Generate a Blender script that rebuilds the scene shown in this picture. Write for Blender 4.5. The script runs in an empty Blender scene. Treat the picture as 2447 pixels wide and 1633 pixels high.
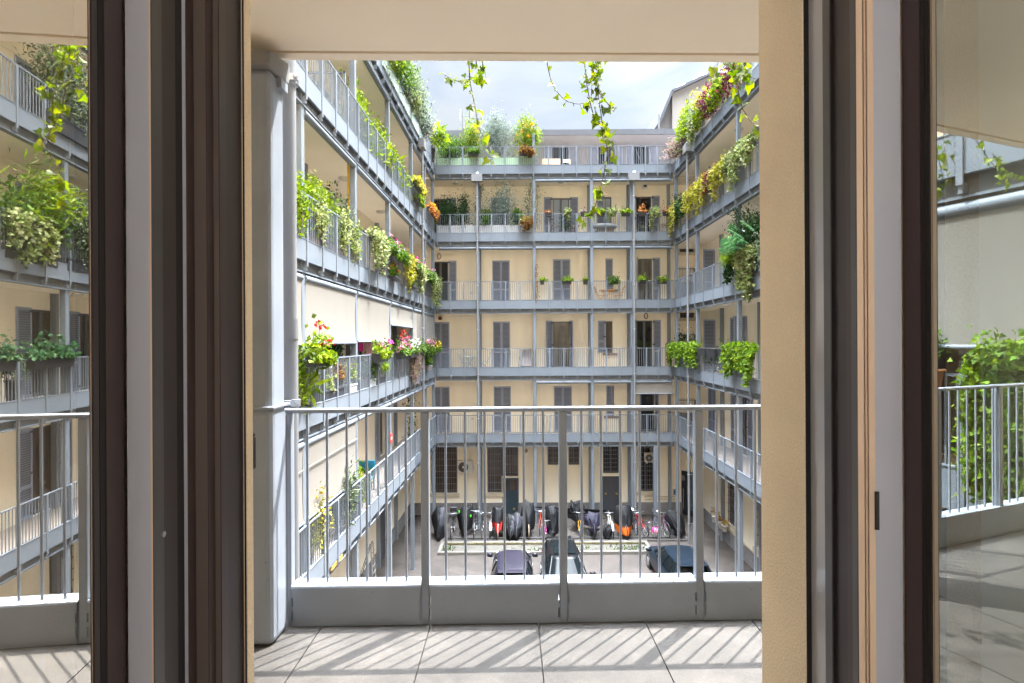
import bpy, bmesh, math, random
import numpy as np
from mathutils import Vector, Matrix

C = bpy.context.scene.collection
R = math.radians
EYE = 8.94            # eye height above the courtyard paving
F = 1300.0            # focal length in pixels of the 2447 px wide photograph
ROLL = 0.0052

# ------------------------------------------------------------------ camera
cam_d = bpy.data.cameras.new("camera")
cam = bpy.data.objects.new("camera", cam_d)
C.objects.link(cam)
cam_d.sensor_width = 36.0
cam_d.lens = 36.0 * F / 2447.0
cam_d.clip_start = 0.05
cam_d.clip_end = 2000
cam.location = (0, 0, EYE)
cam.rotation_euler = (Matrix.Rotation(R(90), 3, 'X') @ Matrix.Rotation(-ROLL, 3, 'Z')).to_euler()
bpy.context.scene.camera = cam

# ------------------------------------------------------------------ light
CLOUD = (7.4, 8.1, 8.9)
SUN_DIR = Vector((0.42, 0.435, 1.10)).normalized()
elev = math.asin(SUN_DIR.z)
azim = math.atan2(SUN_DIR.x, SUN_DIR.y)
sun_d = bpy.data.lights.new("sun", 'SUN')
sun_d.energy = 3.0
sun_d.angle = R(0.6)
sun_d.color = (1.0, 0.97, 0.92)
sun = bpy.data.objects.new("sun", sun_d)
C.objects.link(sun)
sun.rotation_euler = (-SUN_DIR).to_track_quat('-Z', 'Y').to_euler()

world = bpy.data.worlds.new("World")
bpy.context.scene.world = world
world.use_nodes = True
wn, wl = world.node_tree.nodes, world.node_tree.links
wn.clear()
sky = wn.new("ShaderNodeTexSky")
sky.sky_type = 'NISHITA'
sky.sun_disc = False
sky.sun_elevation = elev
sky.sun_rotation = azim
sky.dust_density = 2.0
tc = wn.new("ShaderNodeTexCoord")
mp = wn.new("ShaderNodeMapping")
mp.inputs['Scale'].default_value = (1.6, 1.6, 4.0)
wl.new(tc.outputs['Generated'], mp.inputs['Vector'])
nz = wn.new("ShaderNodeTexNoise")
nz.inputs['Scale'].default_value = 2.8
nz.inputs['Detail'].default_value = 7
nz.inputs['Roughness'].default_value = 0.55
nz.inputs['Distortion'].default_value = 0.5
wl.new(mp.outputs['Vector'], nz.inputs['Vector'])
cr = wn.new("ShaderNodeValToRGB")
cr.color_ramp.elements[0].position = 0.33
cr.color_ramp.elements[0].color = (0.30, 0.30, 0.30, 1)
cr.color_ramp.elements[1].position = 0.66
cr.color_ramp.elements[1].color = (1, 1, 1, 1)
wl.new(nz.outputs['Fac'], cr.inputs['Fac'])
# thin overcast: brighter overhead and round the sun, as a real cloud layer is
nrm = wn.new("ShaderNodeVectorMath"); nrm.operation = 'NORMALIZE'
wl.new(tc.outputs['Generated'], nrm.inputs[0])
sx_ = wn.new("ShaderNodeSeparateXYZ"); wl.new(nrm.outputs['Vector'], sx_.inputs[0])
zen = wn.new("ShaderNodeMath"); zen.operation = 'MULTIPLY_ADD'; zen.use_clamp = False
zc = wn.new("ShaderNodeMath"); zc.operation = 'MAXIMUM'; zc.inputs[1].default_value = 0.0; wl.new(sx_.outputs['Z'], zc.inputs[0])
zq = wn.new("ShaderNodeMath"); zq.operation = 'POWER'; zq.inputs[1].default_value = 10.0; wl.new(zc.outputs[0], zq.inputs[0])
wl.new(zq.outputs[0], zen.inputs[0]); zen.inputs[1].default_value = 34.0; zen.inputs[2].default_value = 0.168
dt = wn.new("ShaderNodeVectorMath"); dt.operation = 'DOT_PRODUCT'; wl.new(nrm.outputs['Vector'], dt.inputs[0]); dt.inputs[1].default_value = SUN_DIR
dm = wn.new("ShaderNodeMath"); dm.operation = 'MAXIMUM'; dm.inputs[1].default_value = 0.0; wl.new(dt.outputs['Value'], dm.inputs[0])
pw = wn.new("ShaderNodeMath"); pw.operation = 'POWER'; pw.inputs[1].default_value = 10.0; wl.new(dm.outputs[0], pw.inputs[0])
gl_ = wn.new("ShaderNodeMath"); gl_.operation = 'MULTIPLY_ADD'; wl.new(pw.outputs[0], gl_.inputs[0]); gl_.inputs[1].default_value = 1.2; wl.new(zen.outputs[0], gl_.inputs[2])
cl = wn.new("ShaderNodeVectorMath"); cl.operation = 'SCALE'; cl.inputs[0].default_value = CLOUD; wl.new(gl_.outputs[0], cl.inputs['Scale'])
mix = wn.new("ShaderNodeMix")
mix.data_type = 'RGBA'
wl.new(cr.outputs['Color'], mix.inputs['Factor'])
sks = wn.new("ShaderNodeVectorMath"); sks.operation = 'SCALE'; sks.inputs['Scale'].default_value = 0.30; wl.new(sky.outputs['Color'], sks.inputs[0])
wl.new(sks.outputs['Vector'], mix.inputs[6])
wl.new(cl.outputs['Vector'], mix.inputs[7])
bg = wn.new("ShaderNodeBackground")
bg.inputs['Strength'].default_value = 0.10
wl.new(mix.outputs[2], bg.inputs['Color'])
wo = wn.new("ShaderNodeOutputWorld")
wl.new(bg.outputs['Background'], wo.inputs['Surface'])

sc = bpy.context.scene
sc.view_settings.view_transform = 'Standard'
sc.view_settings.look = 'None'
sc.view_settings.gamma = 1.0
sc.view_settings.exposure = 2.58
sc.render.engine = 'CYCLES'
sc.cycles.max_bounces = 14
sc.cycles.diffuse_bounces = 10
sc.cycles.glossy_bounces = 5
sc.cycles.transparent_max_bounces = 12
sc.cycles.sample_clamp_indirect = 6.0
sc.cycles.use_denoising = True

# ------------------------------------------------------------------ materials
MATS = {}
def mat(name, col, rough=0.6, metal=0.0, var=0.08, vscale=3.0, bump=0.0, bscale=60.0, spec=0.5, streak=0.0, coat=0.0, grain=0.0):
    """plain surface with slight procedural colour variation, grain and bump"""
    if name in MATS: return MATS[name]
    m = bpy.data.materials.new(name); m.use_nodes = True
    n, l = m.node_tree.nodes, m.node_tree.links
    b = n["Principled BSDF"]
    b.inputs['Roughness'].default_value = rough
    b.inputs['Metallic'].default_value = metal
    b.inputs['Specular IOR Level'].default_value = spec
    b.inputs['Coat Weight'].default_value = coat
    b.inputs['Base Color'].default_value = (*col, 1)
    if var > 0:
        g = n.new("ShaderNodeNewGeometry")
        t = n.new("ShaderNodeTexNoise"); t.inputs['Scale'].default_value = vscale; t.inputs['Detail'].default_value = 5
        if streak > 0:
            mm = n.new("ShaderNodeMapping"); mm.inputs['Scale'].default_value = (1, 1, streak)
            l.new(g.outputs['Position'], mm.inputs['Vector']); l.new(mm.outputs['Vector'], t.inputs['Vector'])
        else:
            l.new(g.outputs['Position'], t.inputs['Vector'])
        r = n.new("ShaderNodeValToRGB")
        r.color_ramp.elements[0].position = 0.3; r.color_ramp.elements[1].position = 0.7
        r.color_ramp.elements[0].color = (*[max(0, c * (1 - var)) for c in col], 1)
        r.color_ramp.elements[1].color = (*[min(1, c * (1 + var)) for c in col], 1)
        l.new(t.outputs['Fac'], r.inputs['Fac'])
        out = r.outputs['Color']
        if grain > 0:
            t2 = n.new("ShaderNodeTexNoise"); t2.inputs['Scale'].default_value = bscale; t2.inputs['Detail'].default_value = 2
            l.new(g.outputs['Position'], t2.inputs['Vector'])
            mr = n.new("ShaderNodeMapRange"); mr.inputs[1].default_value = 0.3; mr.inputs[2].default_value = 0.7
            mr.inputs[3].default_value = 1 - grain; mr.inputs[4].default_value = 1 + grain
            l.new(t2.outputs['Fac'], mr.inputs[0])
            mu = n.new("ShaderNodeMix"); mu.data_type = 'RGBA'; mu.blend_type = 'MULTIPLY'; mu.inputs[0].default_value = 1
            l.new(out, mu.inputs[6]); l.new(mr.outputs[0], mu.inputs[7]); out = mu.outputs[2]
        l.new(out, b.inputs['Base Color'])
        if bump > 0:
            t3 = n.new("ShaderNodeTexNoise"); t3.inputs['Scale'].default_value = bscale; t3.inputs['Detail'].default_value = 3
            l.new(g.outputs['Position'], t3.inputs['Vector'])
            bp = n.new("ShaderNodeBump"); bp.inputs['Strength'].default_value = bump; bp.inputs['Distance'].default_value = 0.01
            l.new(t3.outputs['Fac'], bp.inputs['Height']); l.new(bp.outputs['Normal'], b.inputs['Normal'])
    MATS[name] = m
    return m

def leafmat(name, cols, transl=0.35, rough=0.45):
    """foliage: every leaf (mesh island) takes its own tone from the ramp"""
    if name in MATS: return MATS[name]
    m = bpy.data.materials.new(name); m.use_nodes = True
    n, l = m.node_tree.nodes, m.node_tree.links
    b = n["Principled BSDF"]; b.inputs['Roughness'].default_value = .6; b.inputs['Specular IOR Level'].default_value = .2
    g = n.new("ShaderNodeNewGeometry")
    r = n.new("ShaderNodeValToRGB")
    while len(r.color_ramp.elements) < len(cols): r.color_ramp.elements.new(0.5)
    for i, c in enumerate(cols):
        r.color_ramp.elements[i].position = i / max(1, len(cols) - 1); r.color_ramp.elements[i].color = (*c, 1)
    l.new(g.outputs['Random Per Island'], r.inputs['Fac'])
    cn = n.new("ShaderNodeTexNoise"); cn.inputs['Scale'].default_value = 4.5; cn.inputs['Detail'].default_value = 3; l.new(g.outputs['Position'], cn.inputs['Vector'])
    cm_ = n.new("ShaderNodeMapRange"); cm_.inputs[1].default_value = .34; cm_.inputs[2].default_value = .66; cm_.inputs[3].default_value = .36; cm_.inputs[4].default_value = .92; l.new(cn.outputs['Fac'], cm_.inputs[0])
    lf = n.new("ShaderNodeMix"); lf.data_type = 'RGBA'; lf.blend_type = 'MULTIPLY'; lf.inputs[0].default_value = 1; l.new(r.outputs['Color'], lf.inputs[6]); l.new(cm_.outputs[0], lf.inputs[7])
    l.new(lf.outputs[2], b.inputs['Base Color'])
    t = n.new("ShaderNodeBsdfTranslucent")
    hs = n.new("ShaderNodeHueSaturation"); hs.inputs['Saturation'].default_value = 1.1; hs.inputs['Value'].default_value = 1.25
    l.new(lf.outputs[2], hs.inputs['Color']); l.new(hs.outputs['Color'], t.inputs['Color'])
    mx = n.new("ShaderNodeMixShader"); mx.inputs[0].default_value = transl
    l.new(b.outputs[0], mx.inputs[1]); l.new(t.outputs[0], mx.inputs[2])
    l.new(mx.outputs[0], n["Material Output"].inputs['Surface'])
    MATS[name] = m
    return m

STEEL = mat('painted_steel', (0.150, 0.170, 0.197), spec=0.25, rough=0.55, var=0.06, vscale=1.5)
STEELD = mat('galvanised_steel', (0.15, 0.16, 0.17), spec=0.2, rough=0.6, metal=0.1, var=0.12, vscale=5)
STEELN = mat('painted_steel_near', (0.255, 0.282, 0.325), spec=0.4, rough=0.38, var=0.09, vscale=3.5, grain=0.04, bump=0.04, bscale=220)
PIPE = mat('pipe_metal', (0.19, 0.19, 0.195), spec=0.2, rough=0.6, metal=0.0, var=0.05)
CHROME = mat('bright_metal', (0.45, 0.46, 0.48), rough=0.35, metal=0.8, var=0.03)
def specks(m, col, scale, lo, hi):
    """small chips and specks of another colour on a painted surface"""
    n, l = m.node_tree.nodes, m.node_tree.links; b = n["Principled BSDF"]; src = b.inputs['Base Color'].links[0].from_socket
    g = n.new("ShaderNodeNewGeometry"); t = n.new("ShaderNodeTexNoise"); t.inputs['Scale'].default_value = scale; t.inputs['Detail'].default_value = 4; l.new(g.outputs['Position'], t.inputs['Vector'])
    r = n.new("ShaderNodeMapRange"); r.inputs[1].default_value = lo; r.inputs[2].default_value = hi; l.new(t.outputs['Fac'], r.inputs[0])
    x = n.new("ShaderNodeMix"); x.data_type = 'RGBA'; l.new(r.outputs[0], x.inputs[0]); l.new(src, x.inputs[6]); x.inputs[7].default_value = (*col, 1); l.new(x.outputs[2], b.inputs['Base Color'])
specks(STEELN, (.17, .14, .12), 26, .70, .76)
WALL = mat('cream_render', (0.88, 0.80, 0.65), rough=0.9, var=0.09, vscale=1.1, streak=0.22, bump=0.2, bscale=40, grain=0.03)
WALLN = mat('cream_render_near', (0.93, 0.77, 0.545), rough=0.92, var=0.06, vscale=2.5, bump=0.55, bscale=170, grain=0.06)
SOFFIT = mat('cream_soffit', (0.87, 0.80, 0.66), rough=0.9, var=0.03, vscale=0.8)
SOFFITN = mat('cream_soffit_near', (0.83, 0.735, 0.60), rough=0.95, var=0.03, vscale=1.2, bump=0.12, bscale=200)
PLINTH = mat('plinth_render', (0.20, 0.19, 0.19), rough=0.95, var=0.15, vscale=6, bump=0.5, bscale=45, grain=0.25)
ATTIC = mat('attic_render', (0.25, 0.25, 0.268), rough=0.9, var=0.05, vscale=1.0)
ROOF = mat('roof_metal', (0.085, 0.088, 0.10), rough=0.5, var=0.06)
SHUT = mat('shutter_paint', (0.31, 0.35, 0.46), spec=0.25, rough=0.55, var=0.07, vscale=2.0)
BLACK = mat('black_iron', (0.02, 0.02, 0.022), rough=0.5, var=0.1)
DFRAME = mat('door_frame_paint', (0.09, 0.10, 0.115), rough=0.45, var=0.05)
GRILLE = mat('grille_iron', (0.15, 0.145, 0.16), rough=0.55, var=0.1)
DARK = mat('dark_glass', (0.022, 0.02, 0.02), rough=0.06, var=0.3, vscale=1.5, spec=0.6)
PALEG = mat('curtained_glass', (0.33, 0.36, 0.41), rough=0.10, var=0.12, vscale=6, streak=0.1)
CURT = mat('glass_with_curtain', (0.13, 0.12, 0.10), rough=0.10, var=0.55, vscale=9, streak=0.08)
BROWNG = mat('brown_interior_glass', (0.075, 0.055, 0.045), rough=0.12, var=0.5, vscale=4, streak=0.3)
BRICK = mat('brick_sill', (0.28, 0.19, 0.15), rough=0.9, var=0.25, vscale=25)
SILL = mat('stone_sill', (0.56, 0.48, 0.36), rough=0.85, var=0.08)
AWN = mat('awning_canvas', (0.18, 0.164, 0.142), rough=0.95, var=0.025, vscale=2.2, streak=0.2, bump=0.1, bscale=90)
TEAL = mat('teal_door_paint', (0.035, 0.06, 0.078), rough=0.45, var=0.1)
SLATE = mat('slate_door_paint', (0.068, 0.074, 0.09), rough=0.45, var=0.08)
WHITE = mat('white_plastic', (0.66, 0.64, 0.60), rough=0.5, var=0.04)
LAMP = mat('lamp_shell', (0.55, 0.52, 0.46), rough=0.4, var=0.03)
POT = mat('dark_pot', (0.03, 0.03, 0.036), rough=0.5, var=0.15)
POTG = mat('grey_planter', (0.33, 0.33, 0.33), rough=0.7, var=0.06)
POTGREEN = mat('sage_planter', (0.30, 0.43, 0.28), rough=0.7, var=0.05)
POTGLASS = mat('pale_green_screen', (0.42, 0.50, 0.46), rough=0.5, var=0.05)
WOODP = mat('wooden_planter', (0.17, 0.11, 0.095), rough=0.8, var=0.3, vscale=14, streak=0.15)
TERRA = mat('terracotta', (0.42, 0.17, 0.08), rough=0.8, var=0.1)
WOOD = mat('oiled_wood', (0.50, 0.27, 0.08), rough=0.6, var=0.2, vscale=12)
SOIL = mat('soil', (0.05, 0.035, 0.025), rough=1, var=0.3)
BARK = mat('bark', (0.11, 0.08, 0.055), rough=0.9, var=0.3, vscale=20)

# ------------------------------------------------------------------ mesh collector
class MB:
    def __init__(s): s.v = []; s.f = []; s.m = []; s.sm = []; s.mats = []
    def mi(s, m):
        if m is None: return 0
        if m not in s.mats: s.mats.append(m)
        return s.mats.index(m)
    def add(s, vs, fs, m=None, smooth=False):
        o = len(s.v); s.v += [tuple(v) for v in vs]; k = s.mi(m)
        for f in fs: s.f.append([o + i for i in f]); s.m.append(k); s.sm.append(smooth)
        return s
    def box(s, x0, x1, y0, y1, z0, z1, m=None, fn=None):
        vs = [(x, y, z) for z in (z0, z1) for x, y in ((x0, y0), (x1, y0), (x1, y1), (x0, y1))]
        if fn: vs = [fn(*v) for v in vs]
        return s.add(vs, [(3, 2, 1, 0), (4, 5, 6, 7), (0, 1, 5, 4), (1, 2, 6, 5), (2, 3, 7, 6), (3, 0, 4, 7)], m)
    def tube(s, pts, r, n=8, m=None, cap=True, smooth=True):
        pts = [Vector(p) for p in pts]; rs = r if isinstance(r, (list, tuple)) else [r] * len(pts)
        vs = []; fs = []; prev = None
        for i, p in enumerate(pts):
            d = (pts[min(i + 1, len(pts) - 1)] - pts[max(i - 1, 0)])
            d = d.normalized() if d.length > 1e-9 else Vector((0, 0, 1))
            a = prev if prev is not None else (Vector((0, 0, 1)) if abs(d.z) < 0.9 else Vector((1, 0, 0)))
            a = (a - d * a.dot(d)); a = a.normalized() if a.length > 1e-6 else d.orthogonal().normalized()
            prev = a; b = d.cross(a)
            for k in range(n):
                t = 2 * math.pi * k / n + math.pi / n
                vs.append(p + (a * math.cos(t) + b * math.sin(t)) * rs[i])
        for i in range(len(pts) - 1):
            for k in range(n):
                fs.append((i * n + k, i * n + (k + 1) % n, (i + 1) * n + (k + 1) % n, (i + 1) * n + k))
        s.add(vs, fs, m, smooth)
        if cap:
            s.add(vs[:n], [tuple(range(n))[::-1]], m); s.add(vs[-n:], [tuple(range(n))], m)
        return s
    def bar(s, p0, p1, r, m=None, n=6): return s.tube([p0, p1], r, n, m)
    def lathe(s, c, prof, n=16, m=None, sx=1, sy=1, smooth=True):
        vs = []; fs = []
        for r, z in prof:
            for k in range(n):
                t = 2 * math.pi * k / n
                vs.append((c[0] + r * sx * math.cos(t), c[1] + r * sy * math.sin(t), c[2] + z))
        for i in range(len(prof) - 1):
            for k in range(n):
                fs.append((i * n + k, i * n + (k + 1) % n, (i + 1) * n + (k + 1) % n, (i + 1) * n + k))
        s.add(vs, fs, m, smooth); s.add(vs[:n], [tuple(range(n))[::-1]], m); s.add(vs[-n:], [tuple(range(n))], m)
        return s
    def prism(s, poly, axis, a0, a1, m=None):
        """extrude a 2-D polygon; axis 'z': poly is (x,y); 'y': poly is (x,z); 'x': poly is (y,z)"""
        k = len(poly)
        f = {'z': lambda p, a: (p[0], p[1], a), 'y': lambda p, a: (p[0], a, p[1]), 'x': lambda p, a: (a, p[0], p[1])}[axis]
        vs = [f(p, a0) for p in poly] + [f(p, a1) for p in poly]
        return s.add(vs, [tuple(range(k))[::-1], tuple(range(k, 2 * k))] + [(i, (i + 1) % k, k + (i + 1) % k, k + i) for i in range(k)], m)
    def build(s, name, m=None, parent=None, origin=None, bevel=0, kind=None, label=None):
        me = bpy.data.meshes.new(name)
        me.from_pydata(s.v, [], s.f)
        ms = s.mats if s.mats else []
        if m is not None and not ms: ms = [m]
        for x in ms: me.materials.append(x)
        if s.f:
            me.polygons.foreach_set('material_index', s.m)
            me.polygons.foreach_set('use_smooth', s.sm)
        me.update()
        o = bpy.data.objects.new(name, me); C.objects.link(o)
        if parent is not None:
            o.parent = parent
            w = Vector((0, 0, 0)); q = parent
            while q is not None: w += q.location; q = q.parent
            o.location = -w
        if bevel:
            bm = o.modifiers.new('bevel', 'BEVEL'); bm.width = bevel; bm.segments = 3; bm.limit_method = 'ANGLE'; bm.angle_limit = R(40)
            bm.harden_normals = False
        if kind: o['kind'] = kind
        if label: o['label'] = label
        return o

def tag(o, label, cat, group=None):
    o['label'] = label; o['category'] = cat
    if group: o['group'] = group
    return o
def thing(name, label, cat, loc=(0, 0, 0), group=None):
    o = bpy.data.objects.new(name, None); C.objects.link(o); o.location = loc
    o.empty_display_size = 0.2
    return tag(o, label, cat, group)
def part(name, parent, loc=None):
    """an Empty part that carries sub-parts"""
    o = bpy.data.objects.new(name, None); C.objects.link(o); o.parent = parent
    return o

# ------------------------------------------------------------------ places
def ray(px, py):
    u, v = px - 1223.5, py - 816.5
    return (u - v * ROLL) / F, -(v + u * ROLL) / F          # X/Y and (Z-EYE)/Y
def atY(px, py, Y):
    a, b = ray(px, py); return Vector((a * Y, Y, EYE + b * Y))
def ground(px, py, h=0.0):
    a, b = ray(px, py); Y = (h - EYE) / b; return Vector((a * Y, Y, h))

YF, SKF = 26.5, -0.0064
SK = 0.0192
XL, XR = -3.72, 7.90
DEP = 1.6
FZ = [0.0, 4.25, 7.49, 10.76, 14.05, 17.34]
def PF(s, d, z): return (s, YF + SKF * s + d, z)                         # far wing, s runs along X
def PL(s, d, z): return (XL + SK * (s - YF) - d, s, z)                   # left wing, s runs along Y
def PR(s, d, z): return (XR + SK * (s - YF) + d, s, z)                   # right wing
def PN(s, d, z): return (s, 2.81 + 0.02 * s - d, z)                      # our own wing, d towards the camera
def sF(px): return (px - 1223.5) * YF / F
def sFw(px): return (px - 1223.5) * (YF + DEP) / F
def sL(px): return -5498.0 / (px - 1248.5)
def sR(px): return 9608.0 / (px - 1248.5)
def sRw(px): return 11700.0 / (px - 1248.5)
def zF(py, Y=YF): return EYE - (py - 816.3) * Y / F
# ================================================================== ground
g = MB()
g.box(-400, 400, -300, 700, -0.5, 0.0)
# one big sheet; the paving pattern lives in its material
gm = bpy.data.materials.new('courtyard_paving'); gm.use_nodes = True
n, l = gm.node_tree.nodes, gm.node_tree.links
b = n["Principled BSDF"]; b.inputs['Roughness'].default_value = 0.85
geo = n.new("ShaderNodeNewGeometry")
br = n.new("ShaderNodeTexBrick"); br.inputs['Scale'].default_value = 1.0
br.inputs['Brick Width'].default_value = 0.9; br.inputs['Row Height'].default_value = 0.55; br.inputs['Mortar Size'].default_value = 0.008
br.inputs['Color1'].default_value = (0.055, 0.045, 0.039, 1); br.inputs['Color2'].default_value = (0.075, 0.063, 0.055, 1); br.inputs['Mortar'].default_value = (0.036, 0.030, 0.026, 1)
mpp = n.new("ShaderNodeMapping"); mpp.inputs['Rotation'].default_value = (0, 0, R(35))
l.new(geo.outputs['Position'], mpp.inputs['Vector']); l.new(mpp.outputs['Vector'], br.inputs['Vector'])
ns = n.new("ShaderNodeTexNoise"); ns.inputs['Scale'].default_value = 1.3; ns.inputs['Detail'].default_value = 8; ns.inputs['Roughness'].default_value = 0.7
l.new(geo.outputs['Position'], ns.inputs['Vector'])
rr = n.new("ShaderNodeValToRGB"); rr.color_ramp.elements[0].position = 0.3; rr.color_ramp.elements[1].position = 0.72
rr.color_ramp.elements[0].color = (0.62, 0.60, 0.58, 1); rr.color_ramp.elements[1].color = (1.2, 1.15, 1.12, 1)
l.new(ns.outputs['Fac'], rr.inputs['Fac'])
mu = n.new("ShaderNodeMix"); mu.data_type = 'RGBA'; mu.blend_type = 'MULTIPLY'; mu.inputs[0].default_value = 1
l.new(br.outputs['Color'], mu.inputs[6]); l.new(rr.outputs['Color'], mu.inputs[7]); l.new(mu.outputs[2], b.inputs['Base Color'])
o = g.build('ground', gm); o['kind'] = 'structure'

# ================================================================== the building round the courtyard
far_b = thing('apartment_building', 'cream wing across the end of the courtyard, facing us with closed shutters', 'building', (2.0, YF, 0), 'wings of the courtyard block')
left_b = thing('apartment_building', 'sunlit left wing of galleries with cream roller awnings pulled down', 'building', (XL, 14, 0), 'wings of the courtyard block')
right_b = thing('apartment_building', 'shaded right wing of galleries hung with trailing yellow plants', 'building', (XR, 20, 0), 'wings of the courtyard block')
near_b = thing('apartment_building', 'near wing with the door opening we look through, cream reveals and ceiling', 'building', (0, 1.2, 0), 'wings of the courtyard block')

def wall_sheet(mb, P, d, s0, s1, z0, z1, holes, depth, m):
    """a wall face with real openings and their reveals"""
    ss = sorted({s0, s1, *[x for h in holes for x in h[:2]]}); zs = sorted({z0, z1, *[x for h in holes for x in h[2:4]]})
    ss = [x for x in ss if s0 <= x <= s1]; zs = [x for x in zs if z0 <= x <= z1]
    for a0, a1 in zip(ss, ss[1:]):
        for b0, b1 in zip(zs, zs[1:]):
            cs, cz = (a0 + a1) / 2, (b0 + b1) / 2
            if any(h[0] < cs < h[1] and h[2] < cz < h[3] for h in holes): continue
            mb.add([P(a0, d, b0), P(a1, d, b0), P(a1, d, b1), P(a0, d, b1)], [(0, 1, 2, 3)], m)
    for h0, h1, k0, k1 in holes:
        mb.add([P(h0, d, k0), P(h0, d + depth, k0), P(h0, d + depth, k1), P(h0, d, k1)], [(0, 1, 2, 3)], m)
        mb.add([P(h1, d, k0), P(h1, d + depth, k0), P(h1, d + depth, k1), P(h1, d, k1)], [(0, 1, 2, 3)], m)
        mb.add([P(h0, d, k1), P(h1, d, k1), P(h1, d + depth, k1), P(h0, d + depth, k1)], [(0, 1, 2, 3)], m)
        mb.add([P(h0, d, k0), P(h1, d, k0), P(h1, d + depth, k0), P(h0, d + depth, k0)], [(0, 1, 2, 3)], m)
    mb.add([P(s0, d + depth + .05, z0), P(s1, d + depth + .05, z0), P(s1, d + depth + .05, z1), P(s0, d + depth + .05, z1)], [(0, 1, 2, 3)], m)

def shutter(parent, P, hs, hd, ang, w, z0, z1, sgn=1):
    """louvred leaf from its hinge (hs, hd); ang 0 = closed along +s*sgn, 180 = folded back on the wall"""
    ca, sa = math.cos(R(ang)) * sgn, math.sin(R(ang))
    t = 0.022
    def q(a, e, z): return P(hs + a * ca + e * sa * sgn, hd - a * sa + e * ca * sgn, z)
    mb = MB()
    st = 0.055
    mb.box(0.004, st, -t, t, z0, z1, SHUT, q); mb.box(w - st, w - 0.004, -t, t, z0, z1, SHUT, q)
    zm = z0 + (z1 - z0) * 0.36
    for a, bb in ((z0, z0 + .09), (zm - .045, zm + .045), (z1 - .08, z1)): mb.box(st, w - st, -t + .002, t - .002, a, bb, SHUT, q)
    for a, bb in ((z0 + .09, zm - .045), (zm + .045, z1 - .08)):
        k = max(3, int((bb - a) / 0.062))
        for i in range(k):
            zc = a + (bb - a) * (i + .5) / k; hh = (bb - a) / k * .5
            mb.add([q(st, -t * .7, zc - hh), q(w - st, -t * .7, zc - hh), q(w - st, t * .7, zc + hh * .55), q(st, t * .7, zc + hh * .55)], [(0, 1, 2, 3)], SHUT)
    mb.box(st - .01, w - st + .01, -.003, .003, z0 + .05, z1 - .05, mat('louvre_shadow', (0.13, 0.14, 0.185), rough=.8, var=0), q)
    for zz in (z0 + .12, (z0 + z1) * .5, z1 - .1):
        mb.box(-.03, .09, t, t + .012, zz - .03, zz + .03, BLACK, q)
    return mb.build('shutter', None, parent)

def balcony_door(bld, P, s0, s1, z0, z1, state, d=DEP, glass=DARK, angl=180, angr=180, name='balcony_door', swing=None):
    """state: closed, open (leaves folded back), left / right (only that leaf shows), none"""
    p = part(name, bld)
    if state == 'closed':
        w = (s1 - s0) / 2
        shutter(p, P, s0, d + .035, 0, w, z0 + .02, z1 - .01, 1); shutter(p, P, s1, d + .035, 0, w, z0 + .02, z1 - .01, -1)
        fr = MB(); fr.box(s0, s1, d + .10, d + .13, z0, z1, DFRAME, P); fr.build('frame', None, p)
        return p
    fr = MB(); f = .06; dd = d + .13
    for a, bb, c, e in ((s0, s0 + f, z0, z1), (s1 - f, s1, z0, z1), (s0 + f, s1 - f, z1 - f, z1), (s0 + f, s1 - f, z0, z0 + .1)): fr.box(a, bb, dd - .04, dd + .02, c, e, DFRAME, P)
    if s1 - s0 > .8:
        sm = (s0 + s1) / 2; fr.box(sm - .055, sm + .055, dd - .045, dd + .02, z0 + .1, z1 - f, DFRAME, P)
    fr.build('frame', None, p)
    gl = MB(); gl.box(s0 + .02, s1 - .02, dd - .006, dd + .006, z0 + .02, z1 - .02, glass, P); gl.build('glass_pane', None, p)
    w = max(.38, (s1 - s0) / 2)
    if 'l' in state: shutter(p, P, s0 - .02, d - .03, angl, w, z0 + .02, z1 + .03, 1)
    if 'r' in state: shutter(p, P, s1 + .02, d - .03, angr, w, z0 + .02, z1 + .03, -1)
    return p

def barred_window(bld, P, s0, s1, z0, z1, d=DEP, sill=True, nb=8, nh=6, glass=BROWNG):
    p = part('barred_window', bld)
    gl = MB(); gl.box(s0 + .01, s1 - .01, d + .14, d + .15, z0, z1, glass, P)
    gl.build('glass_pane', None, p)
    fr = MB()
    for a, bb, c, e in ((s0, s0 + .05, z0, z1), (s1 - .05, s1, z0, z1), (s0 + .05, s1 - .05, z1 - .05, z1), (s0 + .05, s1 - .05, z0, z0 + .05), ((s0 + s1) / 2 - .03, (s0 + s1) / 2 + .03, z0 + .05, z1 - .05)):
        fr.box(a, bb, d + .1, d + .135, c, e, DFRAME, P)
    fr.build('frame', None, p)
    gr = MB()
    for i in range(nb):
        s = s0 + (s1 - s0) * (i + .5) / nb; gr.box(s - .009, s + .009, d + .01, d + .028, z0 + .01, z1 - .01, GRILLE, P)
    for i in range(nh):
        z = z0 + (z1 - z0) * (i + .5) / nh; gr.box(s0, s1, d - .002, d + .009, z - .014, z + .014, GRILLE, P)
    gr.build('grille', None, p)
    if sill:
        m = MB(); m.box(s0 - .12, s1 + .12, d - .08, d - .002, z0 - .17, z0 - .01, SILL, P); m.build('sill', None, p)
    return p

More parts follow.
